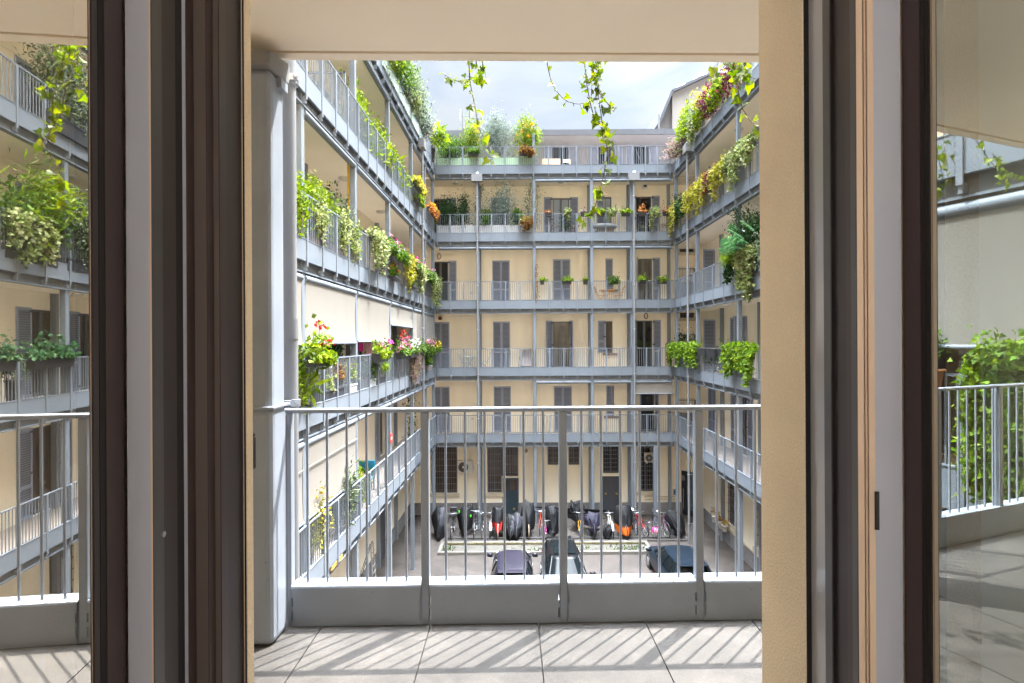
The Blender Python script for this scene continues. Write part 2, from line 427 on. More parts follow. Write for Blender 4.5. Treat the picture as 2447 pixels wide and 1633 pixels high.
def gallery(bld, P, fz, s0, s1, stan, solo, level_label=None, e0=0.0, e1=0.0, beam=True):
    """one gallery: slab, edge beam, toe plate, railing, stanchions (solo = those built one by one)"""
    p = part('balcony', bld)
    if level_label: p['label'] = level_label
    sl = MB(); sl.box(s0 - e0, s1 + e1, .21, DEP - .002, fz - .385, fz - .03, SOFFIT, P); sl.build('soffit', None, p)
    fl = MB(); fl.box(s0 - e0, s1 + e1, .03, DEP - .004, fz - .03 + .003, fz, mat('gallery_tiles', (.20, .165, .14), rough=.8, var=.12, vscale=4), P); fl.build('floor', None, p)
    be = MB()
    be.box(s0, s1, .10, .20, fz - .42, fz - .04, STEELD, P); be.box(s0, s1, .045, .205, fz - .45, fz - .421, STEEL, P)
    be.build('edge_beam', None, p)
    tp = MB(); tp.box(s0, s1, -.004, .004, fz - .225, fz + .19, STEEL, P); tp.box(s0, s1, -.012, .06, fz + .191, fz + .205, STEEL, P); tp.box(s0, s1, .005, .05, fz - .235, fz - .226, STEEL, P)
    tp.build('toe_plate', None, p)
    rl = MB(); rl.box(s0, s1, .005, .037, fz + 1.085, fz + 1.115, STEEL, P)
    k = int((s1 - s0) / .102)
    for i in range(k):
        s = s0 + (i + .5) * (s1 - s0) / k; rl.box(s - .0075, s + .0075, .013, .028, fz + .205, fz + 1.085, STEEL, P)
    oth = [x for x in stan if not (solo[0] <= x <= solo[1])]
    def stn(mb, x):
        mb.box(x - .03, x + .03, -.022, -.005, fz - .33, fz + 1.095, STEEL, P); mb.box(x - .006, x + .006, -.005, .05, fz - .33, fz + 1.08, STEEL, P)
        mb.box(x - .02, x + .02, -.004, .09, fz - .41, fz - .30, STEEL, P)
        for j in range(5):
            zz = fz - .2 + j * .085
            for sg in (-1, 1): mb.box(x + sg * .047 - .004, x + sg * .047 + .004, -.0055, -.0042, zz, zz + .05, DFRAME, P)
    for x in oth: stn(rl, x)
    rl.build('railing', None, p)
    for x in stan:
        if solo[0] <= x <= solo[1]:
            m = MB(); stn(m, x); m.build('stanchion', None, p)
    return p

def posts(bld, P, ss, z1, rear=True, rs=None):
    for s in ss:
        m = MB(); m.box(s - .072, s + .072, .066, .198, 0, z1, STEEL, P); m.box(s - .085, s + .085, .05, .066, 0.0, .012, STEEL, P)
        m.build('post', None, bld)
    for s in (rs or []):
        m = MB(); m.box(s - .07, s + .07, DEP - .15, DEP - .004, 0, FZ[5] - .39, mat('post_rear_paint', (.20, .225, .26), rough=.5, var=.05), P); m.build('wall_post', None, bld)

def awning(bld, P, s0, s1, fz, drop, label=None, seam=None):
    """roller awning: cassette tube under the beam, canvas down to drop (None = rolled up)"""
    p = part('awning', bld)
    if label: p['label'] = label
    zt = fz - .55
    m = MB(); m.tube([P(s0 + .08, .10, zt), P(s1 - .08, .10, zt)], .075, 14, STEEL); m.build('cassette', None, p)
    if drop is not None:
        c = MB(); k = 14; nz_ = 12; vs = []; fs = []
        for i in range(k + 1):
            for j in range(nz_ + 1):
                s = s0 + .09 + (s1 - s0 - .18) * i / k; t = j / nz_
                w = .012 * math.sin(i * 1.9 + t * 2) * t + .03 * math.sin(t * math.pi)
                vs.append(P(s, .06 + w * .6, zt - .05 - (zt - .05 - drop) * t))
        for i in range(k):
            for j in range(nz_): a = i * (nz_ + 1) + j; fs.append((a, a + nz_ + 1, a + nz_ + 2, a + 1))
        c.add(vs, fs, AWN, True)
        if seam: c.box(s0 + .09, s1 - .09, .035, .05, seam, seam + .02, AWN, P)
        c.build('canvas', None, p)
        b_ = MB(); b_.tube([P(s0 + .07, .065, drop), P(s1 - .07, .065, drop)], .028, 10, STEEL); b_.build('bottom_bar', None, p)
    return p

def downpipe(bld, P, s, ztop, hopper=True, d=-.12):
    p = part('downpipe', bld)
    m = MB(); m.tube([P(s, d, 0), P(s, d, ztop)], .05, 12, PIPE); m.build('pipe', None, p)
    if hopper:
        h = MB(); h.box(s - .26, s + .26, d - .13, d + .11, ztop, ztop + .36, PIPE, P); h.build('hopper', None, p)
        h = MB(); h.lathe(P(s + .02, d, ztop + .36), [(.1, 0), (.1, .05), (.05, .1), (.01, .11)], 12, CHROME); h.build('cap', None, p)
    for k in range(8):
        zz = .9 + k * 2.15
        if zz < ztop - .3:
            c = MB(); c.tube([P(s, d, zz), P(s, d, zz + .035)], .06, 12, CHROME); c.box(s - .012, s + .012, d + .05, .05, zz, zz + .03, CHROME, P); c.build('clamp', None, p)

def lamp(P, s, fz, label, d=.85):
    t = thing('ceiling_light', label, 'light', P(s, d, fz - .385), 'round lights under the galleries')
    m = MB(); m.lathe(P(s, d, fz - .47), [(.10, 0), (.15, .02), (.165, .05), (.165, .085)], 20, LAMP); m.build('diffuser', None, t)
    m = MB(); m.lathe(P(s, d, fz - .405), [(.18, 0), (.18, .018)], 20, WHITE); m.build('mount', None, t)

# ---------------------------------------------------------------- FAR WING
fw_s0, fw_s1 = XL - DEP, XR + DEP
holes = []; todo = []
def fdoor(level, pa, pb, ptop, state, **k):
    s0, s1 = sFw(pa), sFw(pb); z1 = zF(ptop, YF + DEP); z0 = k.pop('z0', FZ[level])
    holes.append((s0, s1, z0, z1)); todo.append((s0, s1, z0, z1, state, k))
# level 4 .. 1
fdoor(4, 1034, 1072, 474, 'r'); fdoor(4, 1175, 1217, 472, 'closed'); fdoor(4, 1322, 1362, 474, 'lr', glass=PALEG)
fdoor(4, 1446, 1463, 472, 'l', glass=PALEG, z0=FZ[4] + .85, name='window'); fdoor(4, 1521, 1558, 472, 'lr', glass=DARK)
fdoor(3, 1034, 1072, 624, 'r'); fdoor(3, 1177, 1219, 622, 'closed'); fdoor(3, 1322, 1364, 620, 'closed'); fdoor(3, 1447, 1465.5, 619, 'closed', z0=FZ[3] + .85, name='window')
fdoor(3, 1524, 1559, 620, 'lr', glass=CURT, angl=100)
fdoor(2, 1032, 1074, 769, 'closed'); fdoor(2, 1178, 1219, 768.5, 'closed'); fdoor(2, 1321, 1362, 769, 'lr', glass=CURT, angl=140, angr=100)
fdoor(2, 1447, 1464, 769, 'l', glass=BROWNG, z0=FZ[2] + .83, name='window'); fdoor(2, 1521, 1559, 768, 'lr', glass=DARK, angl=125)
fdoor(1, 1032, 1074, 923.5, 'closed'); fdoor(1, 1179, 1220, 923, 'closed'); fdoor(1, 1323, 1366, 924, 'closed')
fdoor(1, 1449, 1466, 924, 'l', glass=DARK, z0=FZ[1] + .83, name='window', angl=40); fdoor(1, 1530, 1563, 926, 'lr', glass=DARK, angl=105, angr=100)
gw = []   # ground floor
def gwin(pa, pb, pt, pb2, **k):
    s0, s1 = sFw(pa), sFw(pb); z1, z0 = zF(pt, YF + DEP), zF(pb2, YF + DEP); holes.append((s0, s1, z0, z1)); gw.append((s0, s1, z0, z1, k))
gwin(1029, 1091, 1060, 1178, nb=11, nh=8); gwin(1163, 1197.5, 1060, 1178, nb=7, nh=7); gwin(1197.5, 1237, 1060, 1139, nb=7, nh=4, sill=False)
gwin(1307, 1334.5, 1066, 1112, nb=5, nh=4, sill=False); gwin(1357, 1383, 1066, 1112, nb=5, nh=4, sill=False)
gwin(1439, 1477.5, 1062, 1132, nb=8, nh=7, sill=False, glass=DARK); gwin(1523, 1560, 1066, 1176, nb=6, nh=10, glass=DARK)
gd = [(sFw(1198.5), sFw(1238), 0.0, zF(1140.5, YF + DEP) - .03, TEAL), (sFw(1436), sFw(1481), 0.0, zF(1139, YF + DEP), SLATE)]
for a in gd: holes.append(a[:4])
# vents of the corner bay, right end
vents = []
for lv, pt, pb in ((3, 590, 605), (2, 747, 762)):
    h = (sFw(1624), sFw(1659), zF(pb, YF + DEP), zF(pt, YF + DEP)); holes.append(h); vents.append(h)
w = MB(); wall_sheet(w, PF, DEP, fw_s0 - 6, fw_s1 + 6, 0, FZ[5] - .05, holes, .2, WALL)
for z in (FZ[4] + 2.45,):        # shallow string course on the top storey
    w.box(fw_s0, fw_s1, DEP - .02, DEP - .001, z, z + .05, WALL, PF)
w.build('wall', None, far_b)
pl = MB(); hh = sorted([(a[0], a[1]) for a in gd]); e = fw_s0
for a, bb in hh + [(fw_s1, fw_s1)]:
    pl.box(e, a, DEP - .035, DEP - .002, 0, .62, PLINTH, PF); e = bb
pl.build('plinth', None, far_b)
for s0, s1, z0, z1, st, k in todo:
    nm = k.get('name', 'balcony_door')
    if st == 'closed' and nm == 'window':
        p = part('window', far_b); shutter(p, PF, s0, DEP + .035, 0, s1 - s0, z0 + .02, z1 - .01, 1)
        m = MB(); m.box(s0, s1, DEP + .10, DEP + .13, z0, z1, DFRAME, PF); m.build('frame', None, p)
    else: p = balcony_door(far_b, PF, s0, s1, z0, z1, st, **k)
    if nm == 'window':
        m = MB(); m.box(s0 - .16, s1 + .22, DEP - .1, DEP - .002, z0 - .12, z0 - .005, BRICK, PF); m.build('sill', None, p)
for s0, s1, z0, z1, k in gw: barred_window(far_b, PF, s0, s1, z0, z1, **k)
for h in vents: barred_window(far_b, PF, *h, nb=9, nh=1, glass=BROWNG)
for i, (s0, s1, z0, z1, m_) in enumerate(gd):
    p = part('door', far_b)
    m = MB(); m.box(s0 + .05, s1 - .05, DEP + .06, DEP + .11, z0 + .02, z1 - .05, m_, PF)
    if i == 0:
        sm = (s0 + s1) / 2
        for a, bb in ((s0 + .16, sm - .04), (sm + .04, s1 - .1)): m.box(a, bb, DEP + .054, DEP + .0595, z0 + 1.25, z1 - .15, BROWNG, PF)
    else:
        m.box((s0 + s1) / 2 - .012, (s0 + s1) / 2 + .012, DEP + .056, DEP + .0595, z0 + .02, z1 - .06, DFRAME, PF)
    m.build('door_panel', None, p)
    m = MB()
    for a, bb, c, e in ((s0, s0 + .05, z0, z1), (s1 - .05, s1, z0, z1), (s0 + .05, s1 - .05, z1 - .05, z1)): m.box(a, bb, DEP + .02, DEP + .12, c, e, STEEL if i == 0 else m_, PF)
    m.build('frame', None, p)
    BR = mat('brass', (.55, .38, .12), rough=.3, metal=.8, var=.05)
    hs = [(s1 - .25, z0 + .28, .06)] if i == 0 else [((s0 + s1) / 2 - .28, z0 + 1.05, .05), ((s0 + s1) / 2 + .28, z0 + 1.05, .05)]
    for a, zz, r in hs:
        m = MB(); m.tube([PF(a, DEP + .055, zz), PF(a, DEP - .02, zz)], r, 12, BR); m.build('knob', None, p)
# attic storey set back, with roof
at = MB(); ah = []
for pa, pb in ((1322, 1360), (1432, 1470), (1516, 1552)):
    Y5 = YF + 3.5; ah.append(((pa - 1223.5) * Y5 / F, (pb - 1223.5) * Y5 / F, FZ[5], zF(347, Y5)))
wall_sheet(at, PF, 3.5, fw_s0 - 4, fw_s1 + 4, FZ[5] - .05, 20.0, ah, .15, ATTIC); at.build('attic_wall', None, far_b)
for h in ah: balcony_door(far_b, PF, *h, 'lr', d=3.5, glass=DARK)
rf = MB(); rf.box(fw_s0 - 5, fw_s1 + 5, 2.0, 12, 19.95, 20.0, ROOF, PF); rf.box(fw_s0 - 5, fw_s1 + 5, 1.98, 2.06, 19.73, 20.02, ROOF, PF)
rf.add([PF(fw_s0 - 5, 2.06, 19.78), PF(fw_s1 + 5, 2.06, 19.78), PF(fw_s1 + 5, 3.5, 19.62), PF(fw_s0 - 5, 3.5, 19.62)], [(0, 1, 2, 3)], ATTIC)
rf.build('roof', None, far_b)
tr = MB(); tr.box(fw_s0, fw_s1, DEP, 3.5, FZ[5] - .04, FZ[5], mat('gallery_tiles', (.34, .28, .24)), PF); tr.build('terrace', None, far_b)
fst = [sF(x) for x in (1045.5, 1077, 1108, 1141, 1176, 1209, 1243, 1277, 1313, 1347, 1380, 1415, 1448.5, 1480, 1512, 1544, 1573, 1602.5)]
for lv in range(1, 6): gallery(far_b, PF, FZ[lv], XL, XR, fst, (XL - 1, XR + 1), e0=DEP, e1=DEP)
fp = [sF(x) for x in (1143, 1278, 1415.5, 1511)]
posts(far_b, PF, fp[:3] + [fp[3]], FZ[5] - .43, rs=[sFw(x) for x in (1148, 1277, 1408, 1501, 1597)])
m = MB(); m.box(sF(1564) - .08, sF(1564) + .08, -.02, .14, 0, FZ[1] - .44, STEEL, PF); m.build('post', None, far_b)
m = MB(); m.box(fp[1] - .06, fp[1] + .06, .066, .19, FZ[5] - .4, FZ[5] + 1.75, STEEL, PF); m.build('post', None, far_b)
bays = [XL + .1] + fp + [XR]
for lv, which in ((5, (2, 3, 4)), (4, (0, 1, 2, 3, 4)), (2, (2, 3))):
    for i in which: awning(far_b, PF, bays[i], bays[i + 1], FZ[lv], None)
awning(far_b, PF, bays[4], bays[5], FZ[2], zF(943), 'awning of pale canvas let down a short way')
downpipe(far_b, PF, sF(1142), FZ[5] - .64); downpipe(far_b, PF, sF(1514.5), FZ[5] - .64)
for lv, xs in ((5, (1090, 1207, 1343, 1453)),):
    for i, x in enumerate(xs):
        lamp(PF, sF(x) * 1.03, FZ[lv], f'round light under the top gallery of the end wing, {("first", "second", "third", "fourth")[i]} from the left')
# gates closing the corner bay at the right
for lv in (3, 2, 1):
    p = part('gate', far_b); fz = FZ[lv]; a, bb = sF(1622), sF(1668)
    m = MB()
    for s in (a, bb): m.box(s - .03, s + .03, .5, .56, fz, fz + 1.75, STEEL, PF)
    m.box(a, bb, .51, .55, fz + 1.72, fz + 1.76, STEEL, PF); m.box(a, bb, .51, .55, fz + .1, fz + .14, STEEL, PF)
    for i in range(12): s = a + (bb - a) * (i + .5) / 12; m.box(s - .008, s + .008, .52, .54, fz + .1, fz + 1.85, STEEL, PF)
    m.build('bars', None, p)
    m = MB(); m.box(a + .05, bb - .02, .56, .575, fz + .1, fz + 1.1, mat('gate_sheet', (.19, .19, .22), rough=.5), PF); m.build('sheet', None, p)

# ---------------------------------------------------------------- LEFT WING
lst = []; lp = [4.2, 7.5, 10.69, 14.1, 17.7, 21.4, 24.3, 26.45]
for a, bb in zip([2.9] + lp, lp):
    k = max(1, round((bb - a) / .93))
    lst += [a + (bb - a) * i / k for i in range(1, k + 1)]
lst[-1] -= .35; lst.append(3.62)
LD = {4: [11.6, 16.0, 20.2, 23.6], 3: [12.3, 16.2, 19.9, 23.4], 2: [5, 12.2, 15.2, 17.0, 19.6, 23.4], 1: [12.3, 15.0, 18.3, 22.4]}
holes = []; td = []
for lv, ys in LD.items():
    for i, y in enumerate(ys): h = (y - .5, y + .5, FZ[lv], FZ[lv] + 2.4); holes.append(h); td.append((h, ('lr', 'closed')[(i + lv) % 2]))
lg = [(9.3, 10.4, .7, 3.5, 'win'), (13.0, 14.0, 0, 2.6, SLATE), (22.0, 23.2, 0, 2.9, SLATE), (11.2, 12.4, .7, 3.5, 'win')]
for h in lg: holes.append(h[:4])
w = MB(); wall_sheet(w, PL, DEP, 1.0, YF + DEP, 0, FZ[5] - .05, holes, .2, WALL); w.build('wall', None, left_b)
for h, st in td: balcony_door(left_b, PL, *h, st, glass=BROWNG)
for h in lg:
    if h[4] == 'win': barred_window(left_b, PL, *h[:4])
    else:
        p = part('door', left_b); m = MB(); m.box(h[0], h[1], DEP + .03, DEP + .09, h[2], h[3], h[4], PL); m.build('door_panel', None, p)
        m = MB(); m.bar(PL(h[0] + .2, DEP + .02, 1.0), PL(h[0] + .2, DEP + .02, 1.25), .015, CHROME); m.build('handle', None, p)
pl = MB(); e = 1.0
for a, bb in ((13.0, 14.0), (22.0, 23.2), (28.1, 28.1)): pl.box(e, a, DEP - .035, DEP - .002, 0, .62, PLINTH, PL); e = bb
pl.build('plinth', None, left_b)
for lv in range(1, 6): gallery(left_b, PL, FZ[lv], 2.9, YF, lst, (10.2, 27))
posts(left_b, PL, lp[:-1], FZ[5] - .43, rs=[7.6, 10.9, 14.4, 18.0, 21.6, 24.6])
m = MB(); m.box(lp[-1] - .12, lp[-1] + .02, .03, .17, 0, FZ[5] - .43, STEEL, PL); m.build('post', None, left_b)
m = MB(); m.box(lp[3] - .07, lp[3] + .07, .066, .19, FZ[4] + 1.1, FZ[5], STEEL, PL)
at = MB(); wall_sheet(at, PL, 3.5, 1.0, YF + 5, FZ[5] - .05, 20.0, [], .15, ATTIC); at.box(1, YF + 3, DEP, 3.5, FZ[5] - .04, FZ[5], ATTIC, PL); at.build('attic_wall', None, left_b)
rf = MB(); rf.box(1, YF + 5, 2.2, 10, 19.95, 20.05, ROOF, PL); rf.build('roof', None, left_b)
LB = [2.95] + lp
for i in range(len(lp)):
    if i >= 3: awning(left_b, PL, LB[i], LB[i + 1], FZ[5], None)
    if i >= 4: awning(left_b, PL, LB[i], LB[i + 1], FZ[4], None)
for i, dz in enumerate((8.86, 8.88, 8.90, 8.92, 8.96, 9.5, 8.86, 8.86)):
    awning(left_b, PL, LB[i], LB[i + 1], FZ[3], dz, 'cream canvas awning pulled most of the way down' if i < 5 else None, seam=9.95 if i in (1,) else None)
for i, dz in enumerate((5.4, 5.4, 5.42, 5.42)):
    awning(left_b, PL, LB[i], LB[i + 1], FZ[2], dz, 'cream canvas awning pulled right down behind the railing', seam=6.45)
for i in (4, 5, 6, 7): awning(left_b, PL, LB[i], LB[i + 1], FZ[2], None)
for i in (3,): awning(left_b, PL, LB[i], LB[i + 1], FZ[4], None)
downpipe(left_b, PL, sL(1004.5), zF(355, sL(1004.5)))
# yellow side screens on the wall
m = MB(); m.box(14.25, 14.30, .22, .34, FZ[3], FZ[4] - .4, mat('yellow_screen', (.62, .40, .04), rough=.8), PL); m.build('side_screen', None, left_b)
m = MB(); m.box(14.25, 14.30, .22, .36, FZ[1], FZ[2] - .4, mat('yellow_screen', (.62, .40, .04)), PL); m.build('side_screen', None, left_b)
m = MB(); m.box(16.6, 16.75, .9, 1.55, FZ[3] + 1.9, FZ[3] + 2.35, BLACK, PL); m.build('vent_box', None, left_b)
for lv, ss in ((5, (13.0, 16.5, 20.0)), (4, (12.2, 15.6, 19.6)),):
    for i, s in enumerate(ss): lamp(PL, s, FZ[lv], f'round light under the {"top" if lv == 5 else "fourth-floor"} gallery of the left wing, {("nearest", "middle", "farthest")[i]} of three')
# divider railing across the fourth-floor gallery
m = MB(); m.box(13.55, 13.59, .15, 1.4, FZ[4] + 1.6, FZ[4] + 1.64, STEEL, PL); m.box(13.55, 13.6, .15, .2, FZ[4], FZ[4] + 1.64, STEEL, PL)
for i in range(9): m.box(13.565, 13.58, .28 + i * .13, .295 + i * .13, FZ[4] + .1, FZ[4] + 1.6, STEEL, PL)
m.build('divider_railing', None, left_b)

# ---------------------------------------------------------------- RIGHT WING
rp = [8.0, 11.6, 15.25, 18.85, 23.3, 26.45]; rst = []
for a, bb in zip([5.0] + rp, rp):
    k = max(1, round((bb - a) / 1.03)); rst += [a + (bb - a) * i / k for i in range(1, k + 1)]
rst[-1] -= .2
holes = []; td = []
for lv in (1, 2, 3, 4):
    for j, (y, st) in enumerate(((25.9, 'l'), (22.3, 'lr'), (19.0, 'l'), (16.9, 'l'), (13.0, 'lr'), (10.0, 'closed'))):
        if lv == 1: st = 'closed' if j % 2 == 0 else 'lr'
        h = (y - .55, y + .55, FZ[lv], FZ[lv] + 2.4); holes.append(h); td.append((h, st, 95 if j in (0, 1) and lv > 1 else 180))
rg = []
for y in (23.4, 20.5, 17.6, 14.5):
    h = (y - .55, y + .55, .95, 3.35); holes.append(h); rg.append(h)
w = MB(); wall_sheet(w, PR, DEP, 1.0, YF + DEP, 0, FZ[5] - .05, holes, .2, WALL)
w.box(6, YF, DEP - .02, DEP - .001, FZ[4] + 2.45, FZ[4] + 2.5, WALL, PR); w.build('wall', None, right_b)
for h, st, a in td: balcony_door(right_b, PR, *h, st, glass=BROWNG, angl=a)
for h in rg: barred_window(right_b, PR, *h, nb=7, nh=7)
pl = MB(); pl.box(2, 27.1, DEP - .035, DEP - .002, 0, .62, PLINTH, PR); pl.box(2, 24.6, DEP - .06, DEP - .001, .66, .72, SILL, PR); pl.build('plinth', None, right_b)
E0, E1 = Vector((8.63, 28.06, 0)), Vector((9.50, 27.10, 0)); ED = (E1 - E0).normalized(); EN = Vector((ED.y, -ED.x, 0)); EN = EN if EN.y < 0 else -EN
def PE(a, e, z): v = E0 + ED * a + EN * e; return (v.x, v.y, z)
m = MB(); m.box(-.05, 1.36, -.35, 0, 2.27, FZ[1] - .4, WALL, PE); m.box(-.05, .0, -.35, .001, 0, 2.27, WALL, PE); m.box(1.25, 1.36, -.35, .001, 0, 2.27, WALL, PE); m.build('splayed_wall', None, right_b)
p = part('entrance_door', right_b)
m = MB(); m.box(.0, 1.25, -.12, -.04, .02, 2.26, mat('entrance_panel', (.018, .022, .03), rough=.35, var=.1), PE); m.build('door_panel', None, p)
m = MB(); m.box(.52, 1.2, -.0395, -.03, .30, 2.2, mat('entrance_glass', (.09, .125, .13), rough=.12, var=.15), PE); m.build('glass_pane', None, p)
m = MB(); m.bar(PE(.2, .02, .3), PE(.2, .02, 1.35), .02, CHROME); m.build('handle', None, p)
fc = bpy.data.curves.new('letter', 'FONT'); fc.body = 'B'; fc.size = .36; fc.extrude = .006
fo = bpy.data.objects.new('letter', fc); C.objects.link(fo)
fo.location = Vector(PE(.06, -.028, 1.76)) - Vector(right_b.location); fo.rotation_euler = (R(90), 0, math.atan2(ED.y, ED.x))
fc.materials.append(mat('letter_grey', (.45, .45, .42), rough=.5))
bpy.context.view_layer.update()
lme = bpy.data.meshes.new_from_object(fo.evaluated_get(bpy.context.evaluated_depsgraph_get()))
lo = bpy.data.objects.new('letter', lme); C.objects.link(lo); lo.parent = p; lo.location = fo.location; lo.rotation_euler = fo.rotation_euler
bpy.data.objects.remove(fo); lo.name = 'letter'
for lv in range(1, 6): gallery(right_b, PR, FZ[lv], 3.3, YF, rst, (12, 27))
posts(right_b, PR, rp[:-1], FZ[5] - .43, rs=[9.0, 13.6, 17.2, 20.4, 24.3])
m = MB(); m.box(rp[-1] - .12, rp[-1] + .03, .03, .17, 0, FZ[5] - .43, STEEL, PR); m.build('post', None, right_b)
at = MB(); wall_sheet(at, PR, 3.5, 1.0, YF + 5, FZ[5] - .05, 20.0, [], .15, ATTIC); at.box(1, YF + 3, DEP, 3.5, FZ[5] - .04, FZ[5], ATTIC, PR); at.build('attic_wall', None, right_b)
rf = MB(); rf.box(1, YF + 5, 3.2, 10, 19.95, 20.05, ROOF, PR); rf.build('roof', None, right_b)
downpipe(right_b, PR, sR(1651), zF(368, sR(1651)))
for lv, ss in ((5, (16.6, 20.6)), (4, (16.8, 21.4)), (3, (17.0, 21.4))):
    for i, s in enumerate(ss): lamp(PR, s, FZ[lv], f'round light under the {("third", "fourth", "top")[lv - 3]}{"-floor" if lv < 5 else ""} gallery of the right wing, {("nearer", "farther")[i]} of two')

# ---------------------------------------------------------------- behind: neighbouring building, masts
nb_ = thing('neighbour_building', 'pale grey gabled building with round roof vents rising behind the right corner', 'building', (14, 40, 0))
def k40(px, py, Y=40): v = atY(px, py, Y); return (v.x, v.z)
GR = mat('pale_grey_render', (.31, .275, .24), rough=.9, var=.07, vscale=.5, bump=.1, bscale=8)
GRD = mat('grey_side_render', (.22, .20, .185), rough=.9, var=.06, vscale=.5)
A_, B_, C_, D_ = k40(1554, 309), k40(1602.5, 229.7), k40(1689, 190), k40(1725, 191)
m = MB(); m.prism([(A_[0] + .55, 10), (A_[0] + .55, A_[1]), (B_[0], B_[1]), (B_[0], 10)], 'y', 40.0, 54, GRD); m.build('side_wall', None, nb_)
m = MB(); m.prism([(B_[0], 10), B_, C_, D_, (D_[0] + 14, D_[1]), (D_[0] + 14, 10)], 'y', 39.6, 54, GR); m.build('wall', None, nb_)
m = MB()
for a, bb in ((B_, C_), (C_, D_), ((A_[0] + .5, A_[1]), B_)):
    q = Vector((bb[0] - a[0], bb[1] - a[1])).normalized(); nx = (-q.y * .18, q.x * .18)
    m.prism([a, bb, (bb[0] + nx[0], bb[1] + nx[1]), (a[0] + nx[0], a[1] + nx[1])], 'y', 39.3, 54.5, ROOF)
m.build('roof_edge', None, nb_)
for px, py, r in ((1678, 196, .62), (1632, 222, .55), (1738, 192, .62)):
    v = atY(px, py, 42); m = MB(); m.lathe(v - Vector((0, 0, .5)), [(r, 0), (r, .55), (r * 1.12, .6), (r * 1.12, .75), (r * .98, .85), (r * .5, 1.1), (.02, 1.15)], 24, WHITE)
    for i in range(12):
        t = i * math.pi / 6; m.box(v.x + r * math.cos(t) - .1, v.x + r * math.cos(t) + .1, v.y + r * math.sin(t) - .05, v.y + r * math.sin(t) + .05, v.z - .25, v.z - .1, BLACK)
    m.build('roof_vent', None, nb_)
v = atY(1574.5, 274, 39.2); m = MB(); m.bar((v.x, v.y, 17), (v.x, v.y, v.z), .07, PIPE); m.build('vent_pipe', None, nb_)

an = thing('antenna_mast', 'cluster of pale mobile antenna panels on a steel mast beyond the roof', 'antenna', (-3, 45, 18))
v0 = atY(1122, 305, 45)
m = MB(); m.bar((v0.x, 45, 14), (v0.x, 45, v0.z + 1.6), .06, STEELD)
for dx in (-.55, .45, .9): m.bar((v0.x + dx, 45 + .3 * dx, v0.z - 1), (v0.x + dx, 45 + .3 * dx, v0.z + 1.3), .035, STEELD)
for zz in (.2, .9): m.bar((v0.x - .7, 44.8, v0.z + zz), (v0.x + 1.0, 45.3, v0.z + zz), .03, STEELD)
for dx in (-.2, .15, .3): m.bar((v0.x + dx, 45, v0.z + .9), (v0.x + dx, 45, v0.z + 2.0), .018, STEELD)
m.build('mast', None, an)
for dx, z0, ww, hh_, dy in ((-.75, .35, .16, 1.0, -.1), (.28, .55, .34, 1.05, -.3), (.95, .4, .28, 1.0, .1), (-.45, -.2, .14, .5, 0), (.5, -.3, .3, .4, 0), (.75, -.1, .2, .5, 0)):
    m = MB(); m.box(v0.x + dx - ww / 2, v0.x + dx + ww / 2, 44.8 + dy, 44.95 + dy, v0.z + z0, v0.z + z0 + hh_, mat('antenna_shell', (.26, .25, .245), rough=.6)); m.build('antenna_panel', None, an, bevel=.03)
# ================================================================== OUR BALCONY
NF = EYE - 1.45                       # balcony floor
NC = EYE + 1.448                      # ceiling underside
# floor tiles
tm = bpy.data.materials.new('balcony_tiles'); tm.use_nodes = True
n, l = tm.node_tree.nodes, tm.node_tree.links
b = n["Principled BSDF"]; b.inputs['Roughness'].default_value = 0.75
geo = n.new("ShaderNodeNewGeometry")
a1 = n.new("ShaderNodeTexNoise"); a1.inputs['Scale'].default_value = 7; a1.inputs['Detail'].default_value = 10; a1.inputs['Roughness'].default_value = .65; a1.inputs['Distortion'].default_value = .5
l.new(geo.outputs['Position'], a1.inputs['Vector'])
r1 = n.new("ShaderNodeValToRGB"); r1.color_ramp.elements[0].position = .3; r1.color_ramp.elements[1].position = .75
r1.color_ramp.elements[0].color = (.043, .037, .032, 1); r1.color_ramp.elements[1].color = (.078, .068, .060, 1)
l.new(a1.outputs['Fac'], r1.inputs['Fac'])
a2 = n.new("ShaderNodeTexNoise"); a2.inputs['Scale'].default_value = 160; a2.inputs['Detail'].default_value = 4
l.new(geo.outputs['Position'], a2.inputs['Vector'])
r2 = n.new("ShaderNodeMapRange"); r2.inputs[1].default_value = .35; r2.inputs[2].default_value = .65; r2.inputs[3].default_value = .84; r2.inputs[4].default_value = 1.14
l.new(a2.outputs['Fac'], r2.inputs[0])
a3 = n.new("ShaderNodeTexNoise"); a3.inputs['Scale'].default_value = 1.7; a3.inputs['Detail'].default_value = 6
l.new(geo.outputs['Position'], a3.inputs['Vector'])
r3 = n.new("ShaderNodeMapRange"); r3.inputs[1].default_value = .45; r3.inputs[2].default_value = .62; r3.inputs[3].default_value = .74; r3.inputs[4].default_value = 1.0
l.new(a3.outputs['Fac'], r3.inputs[0])
m1 = n.new("ShaderNodeMix"); m1.data_type = 'RGBA'; m1.blend_type = 'MULTIPLY'; m1.inputs[0].default_value = 1
l.new(r1.outputs['Color'], m1.inputs[6]); l.new(r2.outputs[0], m1.inputs[7])
m2 = n.new("ShaderNodeMix"); m2.data_type = 'RGBA'; m2.blend_type = 'MULTIPLY'; m2.inputs[0].default_value = 1
r4 = n.new("ShaderNodeMapRange"); r4.inputs[3].default_value = .88; r4.inputs[4].default_value = 1.08; l.new(geo.outputs['Random Per Island'], r4.inputs[0])
mt = n.new("ShaderNodeMath"); mt.operation = 'MULTIPLY'; l.new(r4.outputs[0], mt.inputs[0]); l.new(r3.outputs[0], mt.inputs[1])
l.new(m1.outputs[2], m2.inputs[6]); l.new(mt.outputs[0], m2.inputs[7]); l.new(m2.outputs[2], b.inputs['Base Color'])
